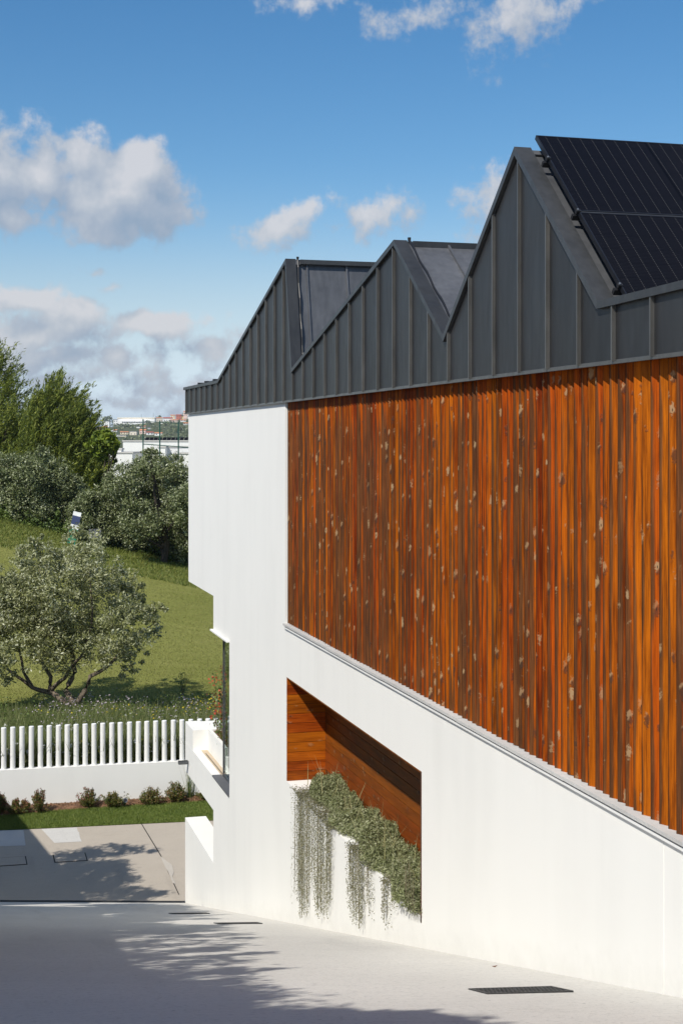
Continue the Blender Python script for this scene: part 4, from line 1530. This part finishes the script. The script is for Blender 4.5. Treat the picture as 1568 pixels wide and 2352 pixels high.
def school():
    def block(name, px, dep, depth, mat, label, zlow=None, **kw):
        (xa, ya), (xb, yb) = z6(*px[0]), z6(*px[1])
        a, b = at_dep(xa, ya, dep), at_dep(xb, ya, dep)
        zt = a[2]
        zb = at_dep(xa, yb, dep)[2] if zlow is None else zlow
        e = empty(name, (a[0], a[1], zb), label, 'building')
        across = b - a
        keep(MB().prism([(a[0], a[1], zb), (b[0], b[1], zb), (b[0], b[1], zt), (a[0], a[1], zt)], FW * depth).build('wall', mat, e))
        cp = MB().prism([tuple(a - RT * .06 - FW * .06 + UP * .003), tuple(b + RT * .06 - FW * .06 + UP * .003), tuple(b + RT * .06 - FW * .06 + UP * .12), tuple(a - RT * .06 - FW * .06 + UP * .12)], FW * (depth + .12))
        keep(cp.build('parapet_cap', MT['patch'], e))
        return e
    wm = MT['white']
    g = float(land(-18, 120)) - 1.5
    block('white_building', ((505, 668), (2600, 900)), 126, 14, wm, 'flat-roofed white building with panels on its roof, beyond the trees', g)
    block('white_building', ((250, 836), (640, 1100)), 112, 8, wm, 'lower white building with dark roof edge, left of the court fence', g)
    e = block('roof_hut', ((388, 783), (482, 836)), 114, 1.2, wm, 'small white box on the low white roof')
    e['category'] = 'roof box'
    block('white_annex', ((1005, 755), (1110, 1100)), 113, 6, wm, 'narrow white block behind the green court posts', g)
    block('white_annex', ((1112, 752), (2300, 1100)), 114.5, 6, MT['fence_white'], 'grey-white long wall behind the green court posts', g)
    block('white_annex', ((1235, 846), (2300, 1100)), 110, 3, wm, 'bright white low wall next to the house corner', g)
    # roof panels
    z = at_dep(*z6(505, 668), 126)[2] + .02
    for k in range(11):
        xa = z6(850 + k * 62, 660)[0]
        p = at_dep(xa, 1015, 128)
        e = empty('roof_solar_panel', (p[0], p[1], z), 'dark tilted solar panel in the row on the far white building', 'solar panel', 'solar panels on the far white roof')
        across, dn = RT * .175, FW * .55 + UP * .35
        keep(MB().obox(np.array([p[0], p[1], z + .18]), RT * .165 + FW * .02, FW * .3 + UP * .17, unit(np.cross(RT, FW * .5 + UP * .33)) * .02).build('cell_sheet', MT['cells'], e))
        keep(MB().obox(np.array([p[0], p[1], z + .12]) - RT * .185, RT * .012, FW * .3 + UP * .17, UP * .02).build('frame', MT['steel'], e))
        keep(MB().obox(np.array([p[0], p[1], z + .05]) + FW * .2, RT * .15, FW * .02, UP * .05).build('stand', MT['steel'], e))
    # court fence
    e = empty('court_fence', at_dep(367, 1030, 106), 'tall dark green metal posts and wires of a sports court fence', 'fence')
    gm = simple('green_paint', (.012, .075, .055), .5)
    tops, bots = [], []
    for (x, y0, y1) in ((793, 348, 800), (1032, 368, 790), (1297, 388, 790), (1590, 408, 790)):
        a, b = at_dep(*z6(x, y0), 106), at_dep(*z6(x, y1), 106)
        keep(MB().tube([b - UP * 1.5, a], .05, 8).build('post', gm, e))
        tops.append(a); bots.append(at_dep(*z6(x, 702 + (x - 793) * .075), 106))
    for k in range(3):
        keep(MB().tube([tops[k] - UP * .12, tops[k + 1] - UP * .12], .018, 5).build('wire', gm, e))
        keep(MB().tube([bots[k], bots[k + 1]], .04, 6).build('rail', gm, e))


school()

# ------------------------------------------------------------------ the town on the far hill
def town():
    roof_o = simple('orange_tiles', (.55, .22, .10), .8, 0, .2, .3)
    roof_r = simple('red_tiles', (.36, .085, .045), .8, 0, .2, .3)
    roof_g = simple('grey_roof', (.30, .29, .28), .8, 0, .2, .3)
    wall = {'white': simple('town_white', (.86, .85, .82), .8, 0, .06, .2), 'cream': simple('town_cream', (.82, .72, .52), .8, 0, .06, .2),
            'beige': simple('town_beige', (.70, .62, .50), .8, 0, .06, .2), 'pink': simple('town_pink', (.72, .52, .44), .8, 0, .06, .2),
            'red': simple('town_red', (.48, .13, .07), .8, 0, .06, .2), 'yellow': simple('town_yellow', (.80, .62, .28), .8, 0, .06, .2)}
    win = simple('town_window', (.05, .055, .06), .3)
    # close-up x, base y, width, height, wall, roof, label
    H = [(185, 505, 95, 38, 'beige', roof_o, 'wide low house with orange roof beside the conifer'),
         (245, 478, 70, 30, 'pink', roof_o, 'pinkish house with orange roof just above the lime tree'),
         (525, 566, 115, 45, 'cream', roof_o, 'cream house with orange roof, low on the hill'),
         (650, 578, 105, 72, 'beige', roof_g, 'tall beige house low on the hill, right of the cream one'),
         (785, 560, 90, 72, 'pink', roof_o, 'pink house behind the first green court post'),
         (895, 575, 98, 52, 'white', roof_r, 'white house with bright red roof, low on the hill'),
         (1010, 585, 105, 50, 'white', roof_o, 'white house with orange roof left of the middle court post'),
         (1028, 356, 92, 36, 'beige', roof_o, 'beige house with orange roof on the crest, right of the warehouse'),
         (1148, 380, 125, 62, 'white', roof_r, 'large white house with red roof near the crest'),
         (1232, 392, 105, 45, 'pink', roof_o, 'pink terrace house below the crest'),
         (1300, 318, 74, 40, 'red', roof_r, 'tall red-fronted house on the crest near the house corner'),
         (1335, 346, 72, 48, 'yellow', roof_o, 'yellow house with orange roof below the red one'),
         (1216, 326, 62, 44, 'cream', roof_o, 'small cream house on the crest, left of the red one'),
         (1366, 384, 76, 30, 'white', roof_o, 'small white house with orange roof below the yellow one'),
         (1404, 432, 72, 36, 'white', roof_o, 'white house with orange roof lowest beside the house corner'),
         (430, 596, 78, 26, 'white', roof_g, 'small white house with flat roof behind the lime tree'),
         (505, 598, 95, 22, 'beige', roof_g, 'low grey-roofed shed below the cream house'),
         (330, 520, 62, 24, 'white', roof_g, 'tiny white house left of the cream house'),
         (395, 530, 48, 34, 'white', roof_o, 'narrow white house with orange roof left of the cream house'),
         (270, 402, 82, 28, 'white', roof_g, 'white flat-roofed house on the crest among dark trees'),
         (402, 372, 62, 22, 'white', roof_g, 'white shed joined to the left end of the warehouse'),
         (725, 475, 52, 24, 'white', roof_g, 'small white house halfway up, below the warehouse'),
         (800, 470, 56, 26, 'beige', roof_o, 'small beige house halfway up, right of the first court post'),
         (882, 488, 36, 22, 'white', roof_g, 'tiny white house halfway up the green slope'),
         (1185, 412, 90, 20, 'white', roof_g, 'long low white building right of the middle court post'),
         (1085, 412, 80, 22, 'white', roof_g, 'long low white building behind the middle court post'),
         (1395, 262, 60, 34, 'pink', roof_o, 'pink house topmost on the crest at the house corner'),
         (1470, 300, 80, 50, 'white', roof_o, 'white house just behind the corner of the dark roof')]
    for (x, yb, w, h, wc, rm, lab) in H:
        px, py = z6(x, yb)
        p, dep = hit_land(px, py, 600, 5000)
        if p is None:
            dep = 2250.0
            p = at_dep(px, py, dep)
            p[2] = float(land((px - HX) / F * dep, dep))
            zt_base = at_dep(px, py, dep)[2]
        else:
            zt_base = p[2]
        W = w * .1607 * dep / F
        Ht = h * .1607 * dep / F
        e = empty('town_house', p, lab, 'house', 'houses of the far hillside town')
        a = rnd.uniform(-.35, .35)
        ux = RT * math.cos(a) + FW * math.sin(a)
        uy = np.cross(UP, ux)
        dp = W * .6
        base = np.array([p[0], p[1], p[2]])
        top = zt_base + Ht * .72
        c = base.copy()
        c[2] = (base[2] - 3 + top) / 2
        keep(MB().obox(c + uy * dp / 2, ux * W / 2, uy * dp / 2, UP * (top - base[2] + 3) / 2).build('wall', wall[wc], e))
        rb = base + uy * dp / 2
        rb[2] = top
        if rm is roof_g:
            keep(MB().obox(rb + UP * .35, ux * (W / 2 + .3), uy * (dp / 2 + .3), UP * .3).build('roof', rm, e))
        else:
            rh = max(1.2, Ht * .28)
            q0 = rb - uy * (dp / 2 + .5) - ux * (W / 2 + .4) + UP * .01
            q1 = rb + uy * (dp / 2 + .5) - ux * (W / 2 + .4) + UP * .01
            q2 = rb - ux * (W / 2 + .4) + UP * rh
            keep(MB().prism([q0, q1, q2], ux * (W + .8)).build('roof', rm, e))
        nw = max(2, int(W / 3.2))
        fl = max(1, int((top - base[2]) / 3.2))
        wm = MB().obox((0, 0, 0), ux * .55, uy * .06, UP * .7).mesh('window', win)
        for j in range(fl):
            for i in range(nw):
                o = put('window', wm, e, ux * (W * ((i + .5) / nw - .5)) - uy * .05 + UP * (1.7 + j * (top - base[2]) / max(fl, 1)))
    # warehouse on the crest
    (xa, ya), (xb, yb) = z6(424, 338), z6(960, 425)
    dep = 2260.0
    a, b = at_dep(xa, ya, dep), at_dep(xb, ya, dep)
    zl = at_dep(xa, yb, dep)[2] - 8
    e = empty('warehouse', (a[0], a[1], zl), 'long white warehouse with a dark window band on the crest', 'warehouse')
    keep(MB().prism([(a[0], a[1], zl), (b[0], b[1], zl), (b[0], b[1], a[2]), (a[0], a[1], a[2])], FW * 40).build('wall', wall['white'], e))
    rp = [a - FW * .5 + UP * .02, b - FW * .5 + UP * .02, b - FW * .5 + UP * 1.5 + FW * 0, a - FW * .5 + UP * 1.5]
    keep(MB().prism(rp, FW * 41).build('roof', wall['cream'], e))
    a2, b2 = at_dep(z6(470, 378)[0], z6(470, 378)[1], dep - 16), at_dep(z6(880, 378)[0], z6(880, 378)[1], dep - 16)
    keep(MB().prism([(a2[0], a2[1], zl), (b2[0], b2[1], zl), tuple(b2), tuple(a2)], FW * 15).build('front_bay', wall['white'], e))
    for k in range(16):
        q = a2 + (b2 - a2) * (k + 1.4) / 17 - UP * 1.3 - FW * .15
        keep(MB().obox(q, RT * (np.linalg.norm(b2 - a2) / 17 * .40), FW * .1, UP * .9).build('window', win, e))
    # masts
    for (x, y0, y1, lab) in ((940, 255, 345, 'thin lattice mast on the crest at the right end of the warehouse'), (768, 275, 345, 'thin dark mast behind the warehouse roof')):
        t, b = at_dep(*z6(x, y0), 2330), at_dep(*z6(x, y1), 2330)
        MB().tube([b - UP * 12, t], [.5, .25], 6).build('mast', MT['steel'], label=lab, category='mast')
    # hillside trees, seen as one mass
    vs = []
    n = 210
    px = R.uniform(195, 470, n)
    py = R.uniform(974, 1018, n)
    ok = np.ones(n, bool)
    for (x, yb, w, h, *_) in H:
        hx, hy = z6(x, yb)
        ok &= ~((np.abs(px - hx) < w * .08 + 2) & (py > hy - h * .16 - 1) & (py < hy + 8))
    px, py = px[ok], py[ok]
    extra = [(203 + 40, 962, 1.6), (250, 961, 1.9), (262, 968, 1.4), (366, 956, 1.1), (425, 953, 1.6), (432, 960, 1.5), (235, 965, 1.3), (275, 982, 1.5), (290, 983, 1.6), (300, 984, 1.5), (320, 983, 1.5), (400, 990, 2), (410, 995, 2), (420, 990, 2), (340, 975, 1.5), (380, 978, 1.6), (395, 976, 1.5)]
    pts = [(x, y, R.uniform(.5, 1.1)) for x, y in zip(px, py)] + extra
    cs, ss = [], []
    for (x, y, s) in pts:
        p, dep = hit_land(x, y, 600, 3000)
        if p is None:
            dep = 2280
            p = at_dep(x, y + 4, dep)
        cs.append(p)
        ss.append(s * 3.6)
    cs, ss = np.array(cs), np.array(ss)
    m = 45
    k = np.repeat(np.arange(len(cs)), m)
    p = cs[k] + UP * (ss[k] * .5)[:, None] + R.normal(0, .42, (len(k), 3)) * ss[k][:, None] * (1.1, 1.1, .7)
    v = leaf_verts(p, R.normal(0, 1, (len(k), 3)), R.normal(0, 1, (len(k), 3)), ss[k] * .55, ss[k] * .42)
    put('hillside_woods', np_mesh('hillside_woods', v, 4, MT['hedge']), kind='stuff', label='dark green trees scattered over the far hillside', category='woods')


town()

# ------------------------------------------------------------------ shrubs and small garden things
def shrub(px, base_y, top_y, w, label, red):
    x, yb = z3(px, base_y)
    b = at_z(x, yb, .06)
    dep = b @ FW
    h = (base_y - top_y) * .3642 * dep / F
    W = w * .3642 * dep / F
    e = empty('shrub', b, label, 'shrub', 'shrubs along the white fence wall')
    mb = MB()
    tp, lf, ld = [], [], []
    loose = .55 + .45 * R.random()
    for k in range(46):
        a = R.normal(0, 1, 2) * (.9, .8)
        rr_ = min(1.25, np.hypot(*a))
        hh = h * (R.uniform(.62, 1.0) if rr_ < .9 else R.uniform(.3, .72))
        t = b + np.array([a[0] * W * .30, a[1] * W * .26, hh])
        mid_ = (b + t) / 2 + np.array([a[0] * .04, a[1] * .04, -.02])
        if k % 2 == 0:
            mb.tube([b + np.array([a[0] * .02, a[1] * .02, 0]), mid_, t], [.007, .005, .003], 5)
        m = 40
        ss = R.uniform(.12, .94, m)[:, None]
        lf.append(b * (1 - ss) ** 2 + mid_ * 2 * ss * (1 - ss) + t * ss ** 2 + R.normal(0, .034 * loose, (m, 3)))
        ld.append(np.repeat((t - b)[None], m, 0))
        for q in range(7):
            tp.append(t - (t - b) * .22 * R.random() + R.normal(0, .010, 3))
    lf, ld = np.concatenate(lf), unit(np.concatenate(ld))
    lf[:, 2] = np.maximum(lf[:, 2], b[2] + .02)
    n = len(lf)
    v = leaf_verts(lf, unit(R.normal(0, .7, (n, 3)) + ld), R.normal(0, 1, (n, 3)), R.uniform(.03, .075, n), R.uniform(.014, .032, n))
    keep(put('foliage', np_mesh('foliage', v, 4, MT['shrub']), e))
    keep(mb.build('stem', MT['darkbark'], e, kind='stuff'))
    tp = np.array(tp)
    n = len(tp)
    keep(put('young_shoots', np_mesh('young_shoots', leaf_verts(tp, R.normal(0, .6, (n, 3)) + (0, 0, 1), R.normal(0, 1, (n, 3)), R.uniform(.03, .065, n), R.uniform(.012, .024, n)), 4, MT['shrubred' if red else 'shrub']), e, kind='stuff'))


for a in ((5, 742, 600, 70, 'dark shrub in deep shade at the left picture edge', 1), (95, 748, 650, 150, 'low reddish shrub half in shade, second from the left', 1),
          (158, 735, 650, 60, 'small red-leaved shrub just out of the shade', 1),
          (252, 735, 588, 135, 'loose shrub with red shoots standing free in the sun, left of the bare soil', 1), (562, 702, 578, 120, 'upright shrub with red shoots, left one of the middle pair', 1),
          (708, 700, 608, 150, 'rounded low shrub behind the garden spotlight', 0), (955, 682, 578, 165, 'wide dark shrub, left one of the pair near the house', 0),
          (1112, 668, 540, 140, 'tallest dark green shrub, nearest the house', 0), (1300, 655, 590, 90, 'dark shrub half hidden under the white terrace slab', 0)):
    shrub(*a)


def garden_bits():
    # spotlight
    b = at_z(*z3(788, 706), .03)
    e = empty('garden_spotlight', b, 'small grey garden spotlight on the soil in front of the rounded shrub', 'spotlight')
    q = -FW * .6 + RT * .2 + UP * .5
    q /= np.linalg.norm(q)
    keep(MB().tube([b, b + UP * .09], .012, 8).build('stake', MT['black'], e))
    c = b + UP * .13
    keep(MB().tube([c - q * .09, c + q * .07, c + q * .085], [.05, .06, .062], 14).build('lamp_head', MT['steel'], e))
    keep(MB().tube([c + q * .0855, c + q * .089], [.05, .05], 14).build('lens', MT['black'], e))
    # ornamental grass tuft
    b = at_z(*z3(1196, 652), .06)
    e = empty('grass_tuft', b, 'tall thin ornamental grass tuft against the white wall', 'plant')
    n = 70
    p = b + np.stack([R.normal(0, .05, n), R.normal(0, .05, n), np.zeros(n)], 1)
    keep(put('blades', np_mesh('blades', blade_verts(p, R.uniform(.4, 1.1, n), R.uniform(.010, .016, n), .12), 3, MT['meadowgrass']), e))
    # flowering plant in the terrace planter
    b = np.array([D + .55, 5.9 * D, hz(-1.252)])
    e = empty('flowering_plant', b, 'red flowering plant growing out of the white terrace planter', 'plant')
    mb = MB()
    lf, fl = [], []
    for k in range(16):
        y = 5.62 * D + R.random() * 1.9
        x = D + .42 + R.random() * .5
        h = R.uniform(.3, .8) if k > 3 else 1.45 - .2 * k
        s = np.array([x, y, hz(-1.252)])
        if k <= 3:
            s = np.array([D + .40 + .04 * k, 5.84 * D + .13 * k, hz(-1.252)])
        t = s + np.array([R.normal(-.04, .08), R.normal(.12, .12), h])
        mb.tube([s, (s + t) / 2 + R.normal(0, .03, 3), t], [.01, .008, .004], 5)
        m = int(60 * h)
        ss = R.random(m)
        lf.append(s + (t - s) * ss[:, None] + R.normal(0, .05, (m, 3)))
        m = int(34 * h)
        ss = R.uniform(.35, 1, m)
        fl.append(s + (t - s) * ss[:, None] + R.normal(0, .06, (m, 3)))
    keep(mb.build('stem', MT['bark'], e, kind='stuff'))
    for nm, pts, mat, sz in (('foliage', np.concatenate(lf), 'ivy', (.04, .08)), ('flowers', np.concatenate(fl), 'red_fl', (.035, .075))):
        n = len(pts)
        keep(put(nm, np_mesh(nm, leaf_verts(pts, R.normal(0, 1, (n, 3)), R.normal(0, 1, (n, 3)), R.uniform(*sz, n), R.uniform(*sz, n) * .7), 4, MT[mat]), e, kind='stuff'))
    n = 1800
    p = np.stack([R.uniform(D + .38, D + 1.1, n), R.uniform(5.62 * D, 6.05 * D, n), hz(-1.252) + np.abs(R.normal(0, .16, n))], 1)
    keep(put('ground_leaves', np_mesh('ground_leaves', leaf_verts(p, R.normal(0, 1, (n, 3)), R.normal(0, 1, (n, 3)), R.uniform(.03, .07, n), R.uniform(.015, .04, n)), 4, MT['shrub']), e))


garden_bits()


def trailing_plants():
    zt = Z_NB
    e = empty('trailing_plant', (D + .2, 3.6 * D, zt), 'grey-green trailing plant spilling out of the timber-lined wall niche', 'plant')
    # cushion filling the planter
    n = 46000
    y = Y_N0 + .03 + R.random(n) ** .9 * (Y_N1 - Y_N0 - .62)
    s = (y - Y_N0) / (Y_N1 - Y_N0)
    hmax = .15 + .05 * np.sin(y * 3.1) + .05 * np.sin(y * 7.7 + 1) + .03 * np.sin(y * 17.0)
    front = D + .02 + .16 * np.clip((s - .60) / .3, 0, 1) - .10 * np.clip((.42 - s) / .4, 0, 1) + .07 * np.sin(y * 4.3)
    x = front + R.random(n) * (XN - .03 - front)
    prof = np.clip((x - front + .06) / .16, 0, 1) ** .6
    z = zt + (np.clip(hmax, .06, 1) * prof) * R.random(n) ** .35 + R.normal(0, .02, n)
    p = np.stack([x, y, np.maximum(z, zt + .005)], 1)
    v = leaf_verts(p, R.normal(0, 1, (n, 3)) + (-.2, 0, .5), R.normal(0, 1, (n, 3)) + (0, 0, .4), R.uniform(.02, .062, n), R.uniform(.008, .022, n))
    keep(put('foliage', np_mesh('foliage', v, 4, MT['trail']), e))
    # curtains of hanging stems: (print x0, x1, bottom y, strands)
    stemm = leafmat('hanging_stems', [(.14, .12, .07), (.22, .18, .11)], .8, .0)
    for (xa, xb, yb0, yb1, ns, dens, brk) in ((684, 708, 2085, 2115, 30, 1.0, 1), (709, 722, 1990, 2060, 12, .8, 1), (724, 742, 2080, 2118, 22, .9, 1), (746, 763, 2060, 2116, 20, .9, 1), (763, 768, 1900, 2060, 3, .5, 1), (674, 684, 2000, 2080, 5, .5, 1),
                                     (800, 822, 2085, 2130, 20, .85, 1), (822, 838, 2110, 2142, 18, .9, 1), (838, 856, 2040, 2120, 13, .65, 1),
                                     (880, 896, 2100, 2146, 13, .8, 1), (896, 912, 2060, 2120, 7, .5, 1), (920, 950, 1990, 2075, 14, .5, 1), (930, 962, 1990, 2040, 22, .9, 1)):
        lf, mb = [], MB()
        for k in range(ns):
            px = rnd.uniform(xa, xb)
            y0 = face_y(px, D - .03)
            x0 = D - .018 - rnd.random() * .05
            zb = at_x(px, rnd.uniform(yb0, yb1), D - .03)[2]
            zb = max(zb, ramp_z(D, y0) + .06) + rnd.random() ** 2 * .35
            tz = zt + .05
            m = max(10, int((tz - zb) / .015 * dens))
            zz = np.linspace(tz, zb, m)
            sway = rnd.gauss(0, .05)
            ph = rnd.uniform(0, 6)
            yy = y0 + sway * np.linspace(0, 1, m) + .012 * np.sin(zz * 9 + ph)
            xx = np.full(m, x0) + R.normal(0, .007, m)
            lf.append(np.stack([xx, yy + R.normal(0, .017, m), zz], 1))
            mm = 46
            lf.append(np.stack([R.uniform(x0 - .02, D + .26, mm), y0 + R.normal(0, .03, mm), zt + .015 + np.abs(R.normal(0, .035, mm))], 1))
            idx = np.linspace(0, m - 1, 7).astype(int)
            if k % 4:
                continue
            mb.tube([(D + .10, y0, zt + .06), (x0 + .02, y0, zt + .07)] + [(x0, yy[i], zz[i]) for i in idx], .0022, 4, False)
        pts = np.concatenate(lf)
        n = len(pts)
        v = leaf_verts(pts, R.normal(0, .7, (n, 3)) + (0, 0, -.8), R.normal(0, .6, (n, 3)) + (-1, -.3, .3), R.uniform(.014, .036, n), R.uniform(.008, .017, n))
        c = keep(put('hanging_curtain', np_mesh('hanging_curtain', v, 4, MT['trailstem']), e, kind='stuff'))
        mb.build('stem', stemm, c, kind='stuff')
    # tall dry blades
    n = 90
    p = np.stack([R.uniform(D + .1, XN - .1, n), R.uniform(Y_N0 + .1, Y_N1 - .7, n), np.full(n, zt + .1)], 1)
    keep(put('dry_blades', np_mesh('dry_blades', blade_verts(p, R.uniform(.2, .48, n), R.uniform(.006, .014, n), .35), 3, leafmat('dry_blade', [(.25, .24, .10), (.40, .36, .18)], .7, .2)), e, kind='stuff'))


trailing_plants()


def fallen_leaves():
    lm = simple('dry_leaf', (.11, .045, .022), .8)
    for (x, y, lab) in ((1064, 2195, 'single dry brown leaf on the ramp below the niche'), (1135, 2222, 'single dry brown leaf on the ramp by the wall, nearer the camera')):
        p = at_ramp(x, y)
        mb = MB().add([(-.028, 0, .008), (0, -.012, .002), (.03, 0, .012), (0, .015, .004)], [(0, 1, 2), (0, 2, 3)])
        me = mb.mesh('fallen_leaf', lm)
        put('fallen_leaf', me, None, p + UP * .004, label=lab, category='leaf', group='fallen leaves')


fallen_leaves()

# ------------------------------------------------------------------ unseen houses and trees, added left of the drive to cast its shadows
def neighbour(corner, ze, along, length, zg, label, side, sl=.67, run=4.2):
    """house with its eave towards the drive; corner = eave corner at the gap"""
    along = np.array([along[0], along[1], 0.0])
    along /= np.linalg.norm(along)
    inw = np.array([-abs(along[1]), along[0] * np.sign(along[1]), 0.0])
    if inw[0] > 0:
        inw = -inw
    c = np.array([corner[0], corner[1], ze])
    e = empty('unseen_house', (c[0], c[1], zg), label, 'house')
    q0, q1, q2 = c, c + inw * run + UP * sl * run, c + inw * run * 2
    th = UP * -.14
    for a, b, nm in ((q0, q1, 'roof'), (q2, q1, 'roof')):
        keep(MB().prism([a, b, b + th, a + th], along * length).build(nm, roof_tile, e))
    wa = c + inw * .35 + along * .3
    pts = [wa, wa + inw * (2 * run - .7)]
    g0, g1 = np.array([pts[0][0], pts[0][1], zg]), np.array([pts[1][0], pts[1][1], zg])
    ap = c + inw * run + along * .3 + UP * (sl * run - .2)
    poly = [g0, g1, pts[1] + UP * (.235 - .14 - .06), ap, pts[0] + UP * (.235 - .14 - .06)]
    w = keep(MB().prism(poly, along * (length - .6)).build('wall', MT['fence_white'], e))
    for k in range(3):
        o = c + inw * .34 + along * (length * (k + .7) / 3.6)
        keep(MB().obox((o[0], o[1], ze - 1.5), along * .55, inw * .03, UP * .6).build('window', MT['room'], e))


roof_tile = simple('neighbour_roof', (.30, .12, .07), .8, 0, .25, 6)
neighbour((2.81 - 6 / 1.42, 29.3 - 6 / 1.42), 6.0, (-.147, .989), 10.5, -.1, 'unseen white neighbour house with tiled roof left of the courtyard, added for its shadow', 1)
neighbour((2.94 - 9.6 / 1.42, 27.6 - 9.6 / 1.42), 10.0, (.147, -.989), 13.0, .5, 'unseen white neighbour house with tiled roof left of the ramp, added for its shadow', -1)
MB().add([(-40, 20, -.08), (-40, 60, -.08), (9, 60, -.08), (9, 20, -.08)], [(0, 3, 2, 1)]).build('ground', MT['meadow'], kind='structure', label='level ground under the courtyard and the neighbouring gardens', category='ground')


def shade_tree(base, blobs, n, label):
    b = np.array([base[0], base[1], ramp_z(*base)])
    e = empty('shade_tree', b, label, 'tree', 'trees left of the ramp')
    lv = crown_leaves(blobs, n, .15, .055, .24, .2, .3, 60)
    keep(put('crown', np_mesh('crown', lv, 4, MT['olive']), e))
    mb = MB()
    limb(mb, [b - UP * .2, b + UP * 1.6, b + UP * 3 + R.normal(0, .2, 3)], .17, .10)
    for q in blobs:
        limb(mb, [b + UP * 2.4, (b + UP * 3 + np.array(q[:3])) / 2, np.array(q[:3])], .07, .015, 5)
    keep(mb.build('trunk', MT['bark'], e, True))


def shadow_to(px, py, h, r, court=False):
    """crown clump of radius r whose shadow falls on the paving at a print point, at least h above it and clear of the view to the left"""
    p = at_z(px, py) if court else at_ramp(px, py)
    s = -np.array(SUN) / -SUN.z
    while True:
        q = p + s * h
        dep = max(q @ FW, .5)
        if HX + F * (q @ RT) / dep + 1.7 * r * F / dep < -10:
            return (*q, r)
        h += .2


shade_tree((-4.6, 26.0), [shadow_to(*a, True) for a in ((180, 1965, 6, .5), (240, 1958, 6, .5), (300, 1962, 6, .42), (210, 1990, 6, .6), (270, 1992, 6, .5), (160, 2010, 6, .7), (215, 2025, 6, .6), (120, 2030, 6, .7), (270, 2030, 6, .5),
            (325, 2040, 6, .4), (375, 2052, 6, .32), (60, 2010, 6, .7), (300, 2055, 6, .4), (110, 1990, 6, .6), (60, 2045, 6, .6), (170, 2045, 6, .6), (240, 2050, 6, .5))], 15000, 'leafy tree left of the courtyard between the neighbour houses')
R2 = random.Random(3)
t2 = [(R2.uniform(235, 400), 2078 + 72 * R2.random() ** 1.5, 5.5, R2.uniform(.28, .5)) for _ in range(60)] + [(430, 2094, 6, .3), (420, 2112, 6, .35), (470, 2102, 5.4, .25), (410, 2130, 5.2, .4), (455, 2128, 5, .3)]
shade_tree((-4.2, 15.5), [shadow_to(*a) for a in t2], 42000, 'leafy tree left of the ramp beside the upper neighbour house')
t3 = [(570, 2160, 5.6, .22), (520, 2158, 5.6, .3), (450, 2150, 5.4, .4), (480, 2178, 5.5, .4), (520, 2195, 5.2, .3), (460, 2215, 5.2, .4), (530, 2232, 5.2, .28), (490, 2255, 5.2, .3), (410, 2260, 5.0, .4), (470, 2290, 5, .3)]
t3 += [(R2.uniform(-20, 400), R2.uniform(2150, 2350), 5, R2.uniform(.5, .8)) for _ in range(26)]
shade_tree((-4.2, 8.5), [shadow_to(*a) for a in t3], 34000, 'leafy tree left of the ramp, higher up the slope')
shade_tree((-5.0, 2.6), [shadow_to(*a) for a in ((700, 2340, 5.4, .26), (770, 2334, 5.5, .22), (840, 2340, 5.5, .22), (920, 2334, 5.5, .18), (640, 2340, 5.3, .3), (560, 2340, 5.3, .35), (990, 2342, 5.4, .15), (480, 2345, 5.3, .4), (600, 2370, 5.3, .5), (720, 2375, 5.4, .5), (850, 2378, 5.4, .45), (960, 2375, 5.4, .35))], 15000, 'leafy tree left of the ramp, nearest the camera')

# ------------------------------------------------------------------ thin haze over the landscape
def haze():
    m = bpy.data.materials.new('haze_air')
    m.use_nodes = True
    nt = m.node_tree
    nt.nodes.clear()
    v = N(nt, 'ShaderNodeVolumePrincipled', {'Color': (.84, .91, 1, 1), 'Density': .0001, 'Anisotropy': .3})
    o = nt.nodes.new('ShaderNodeOutputMaterial')
    nt.links.new(v.outputs[0], o.inputs['Volume'])
    MB().box(-14000, 14000, -60, 14000, -220, 110).build('haze', m, kind='stuff', label='thin pale haze over the whole landscape', category='haze')


haze()
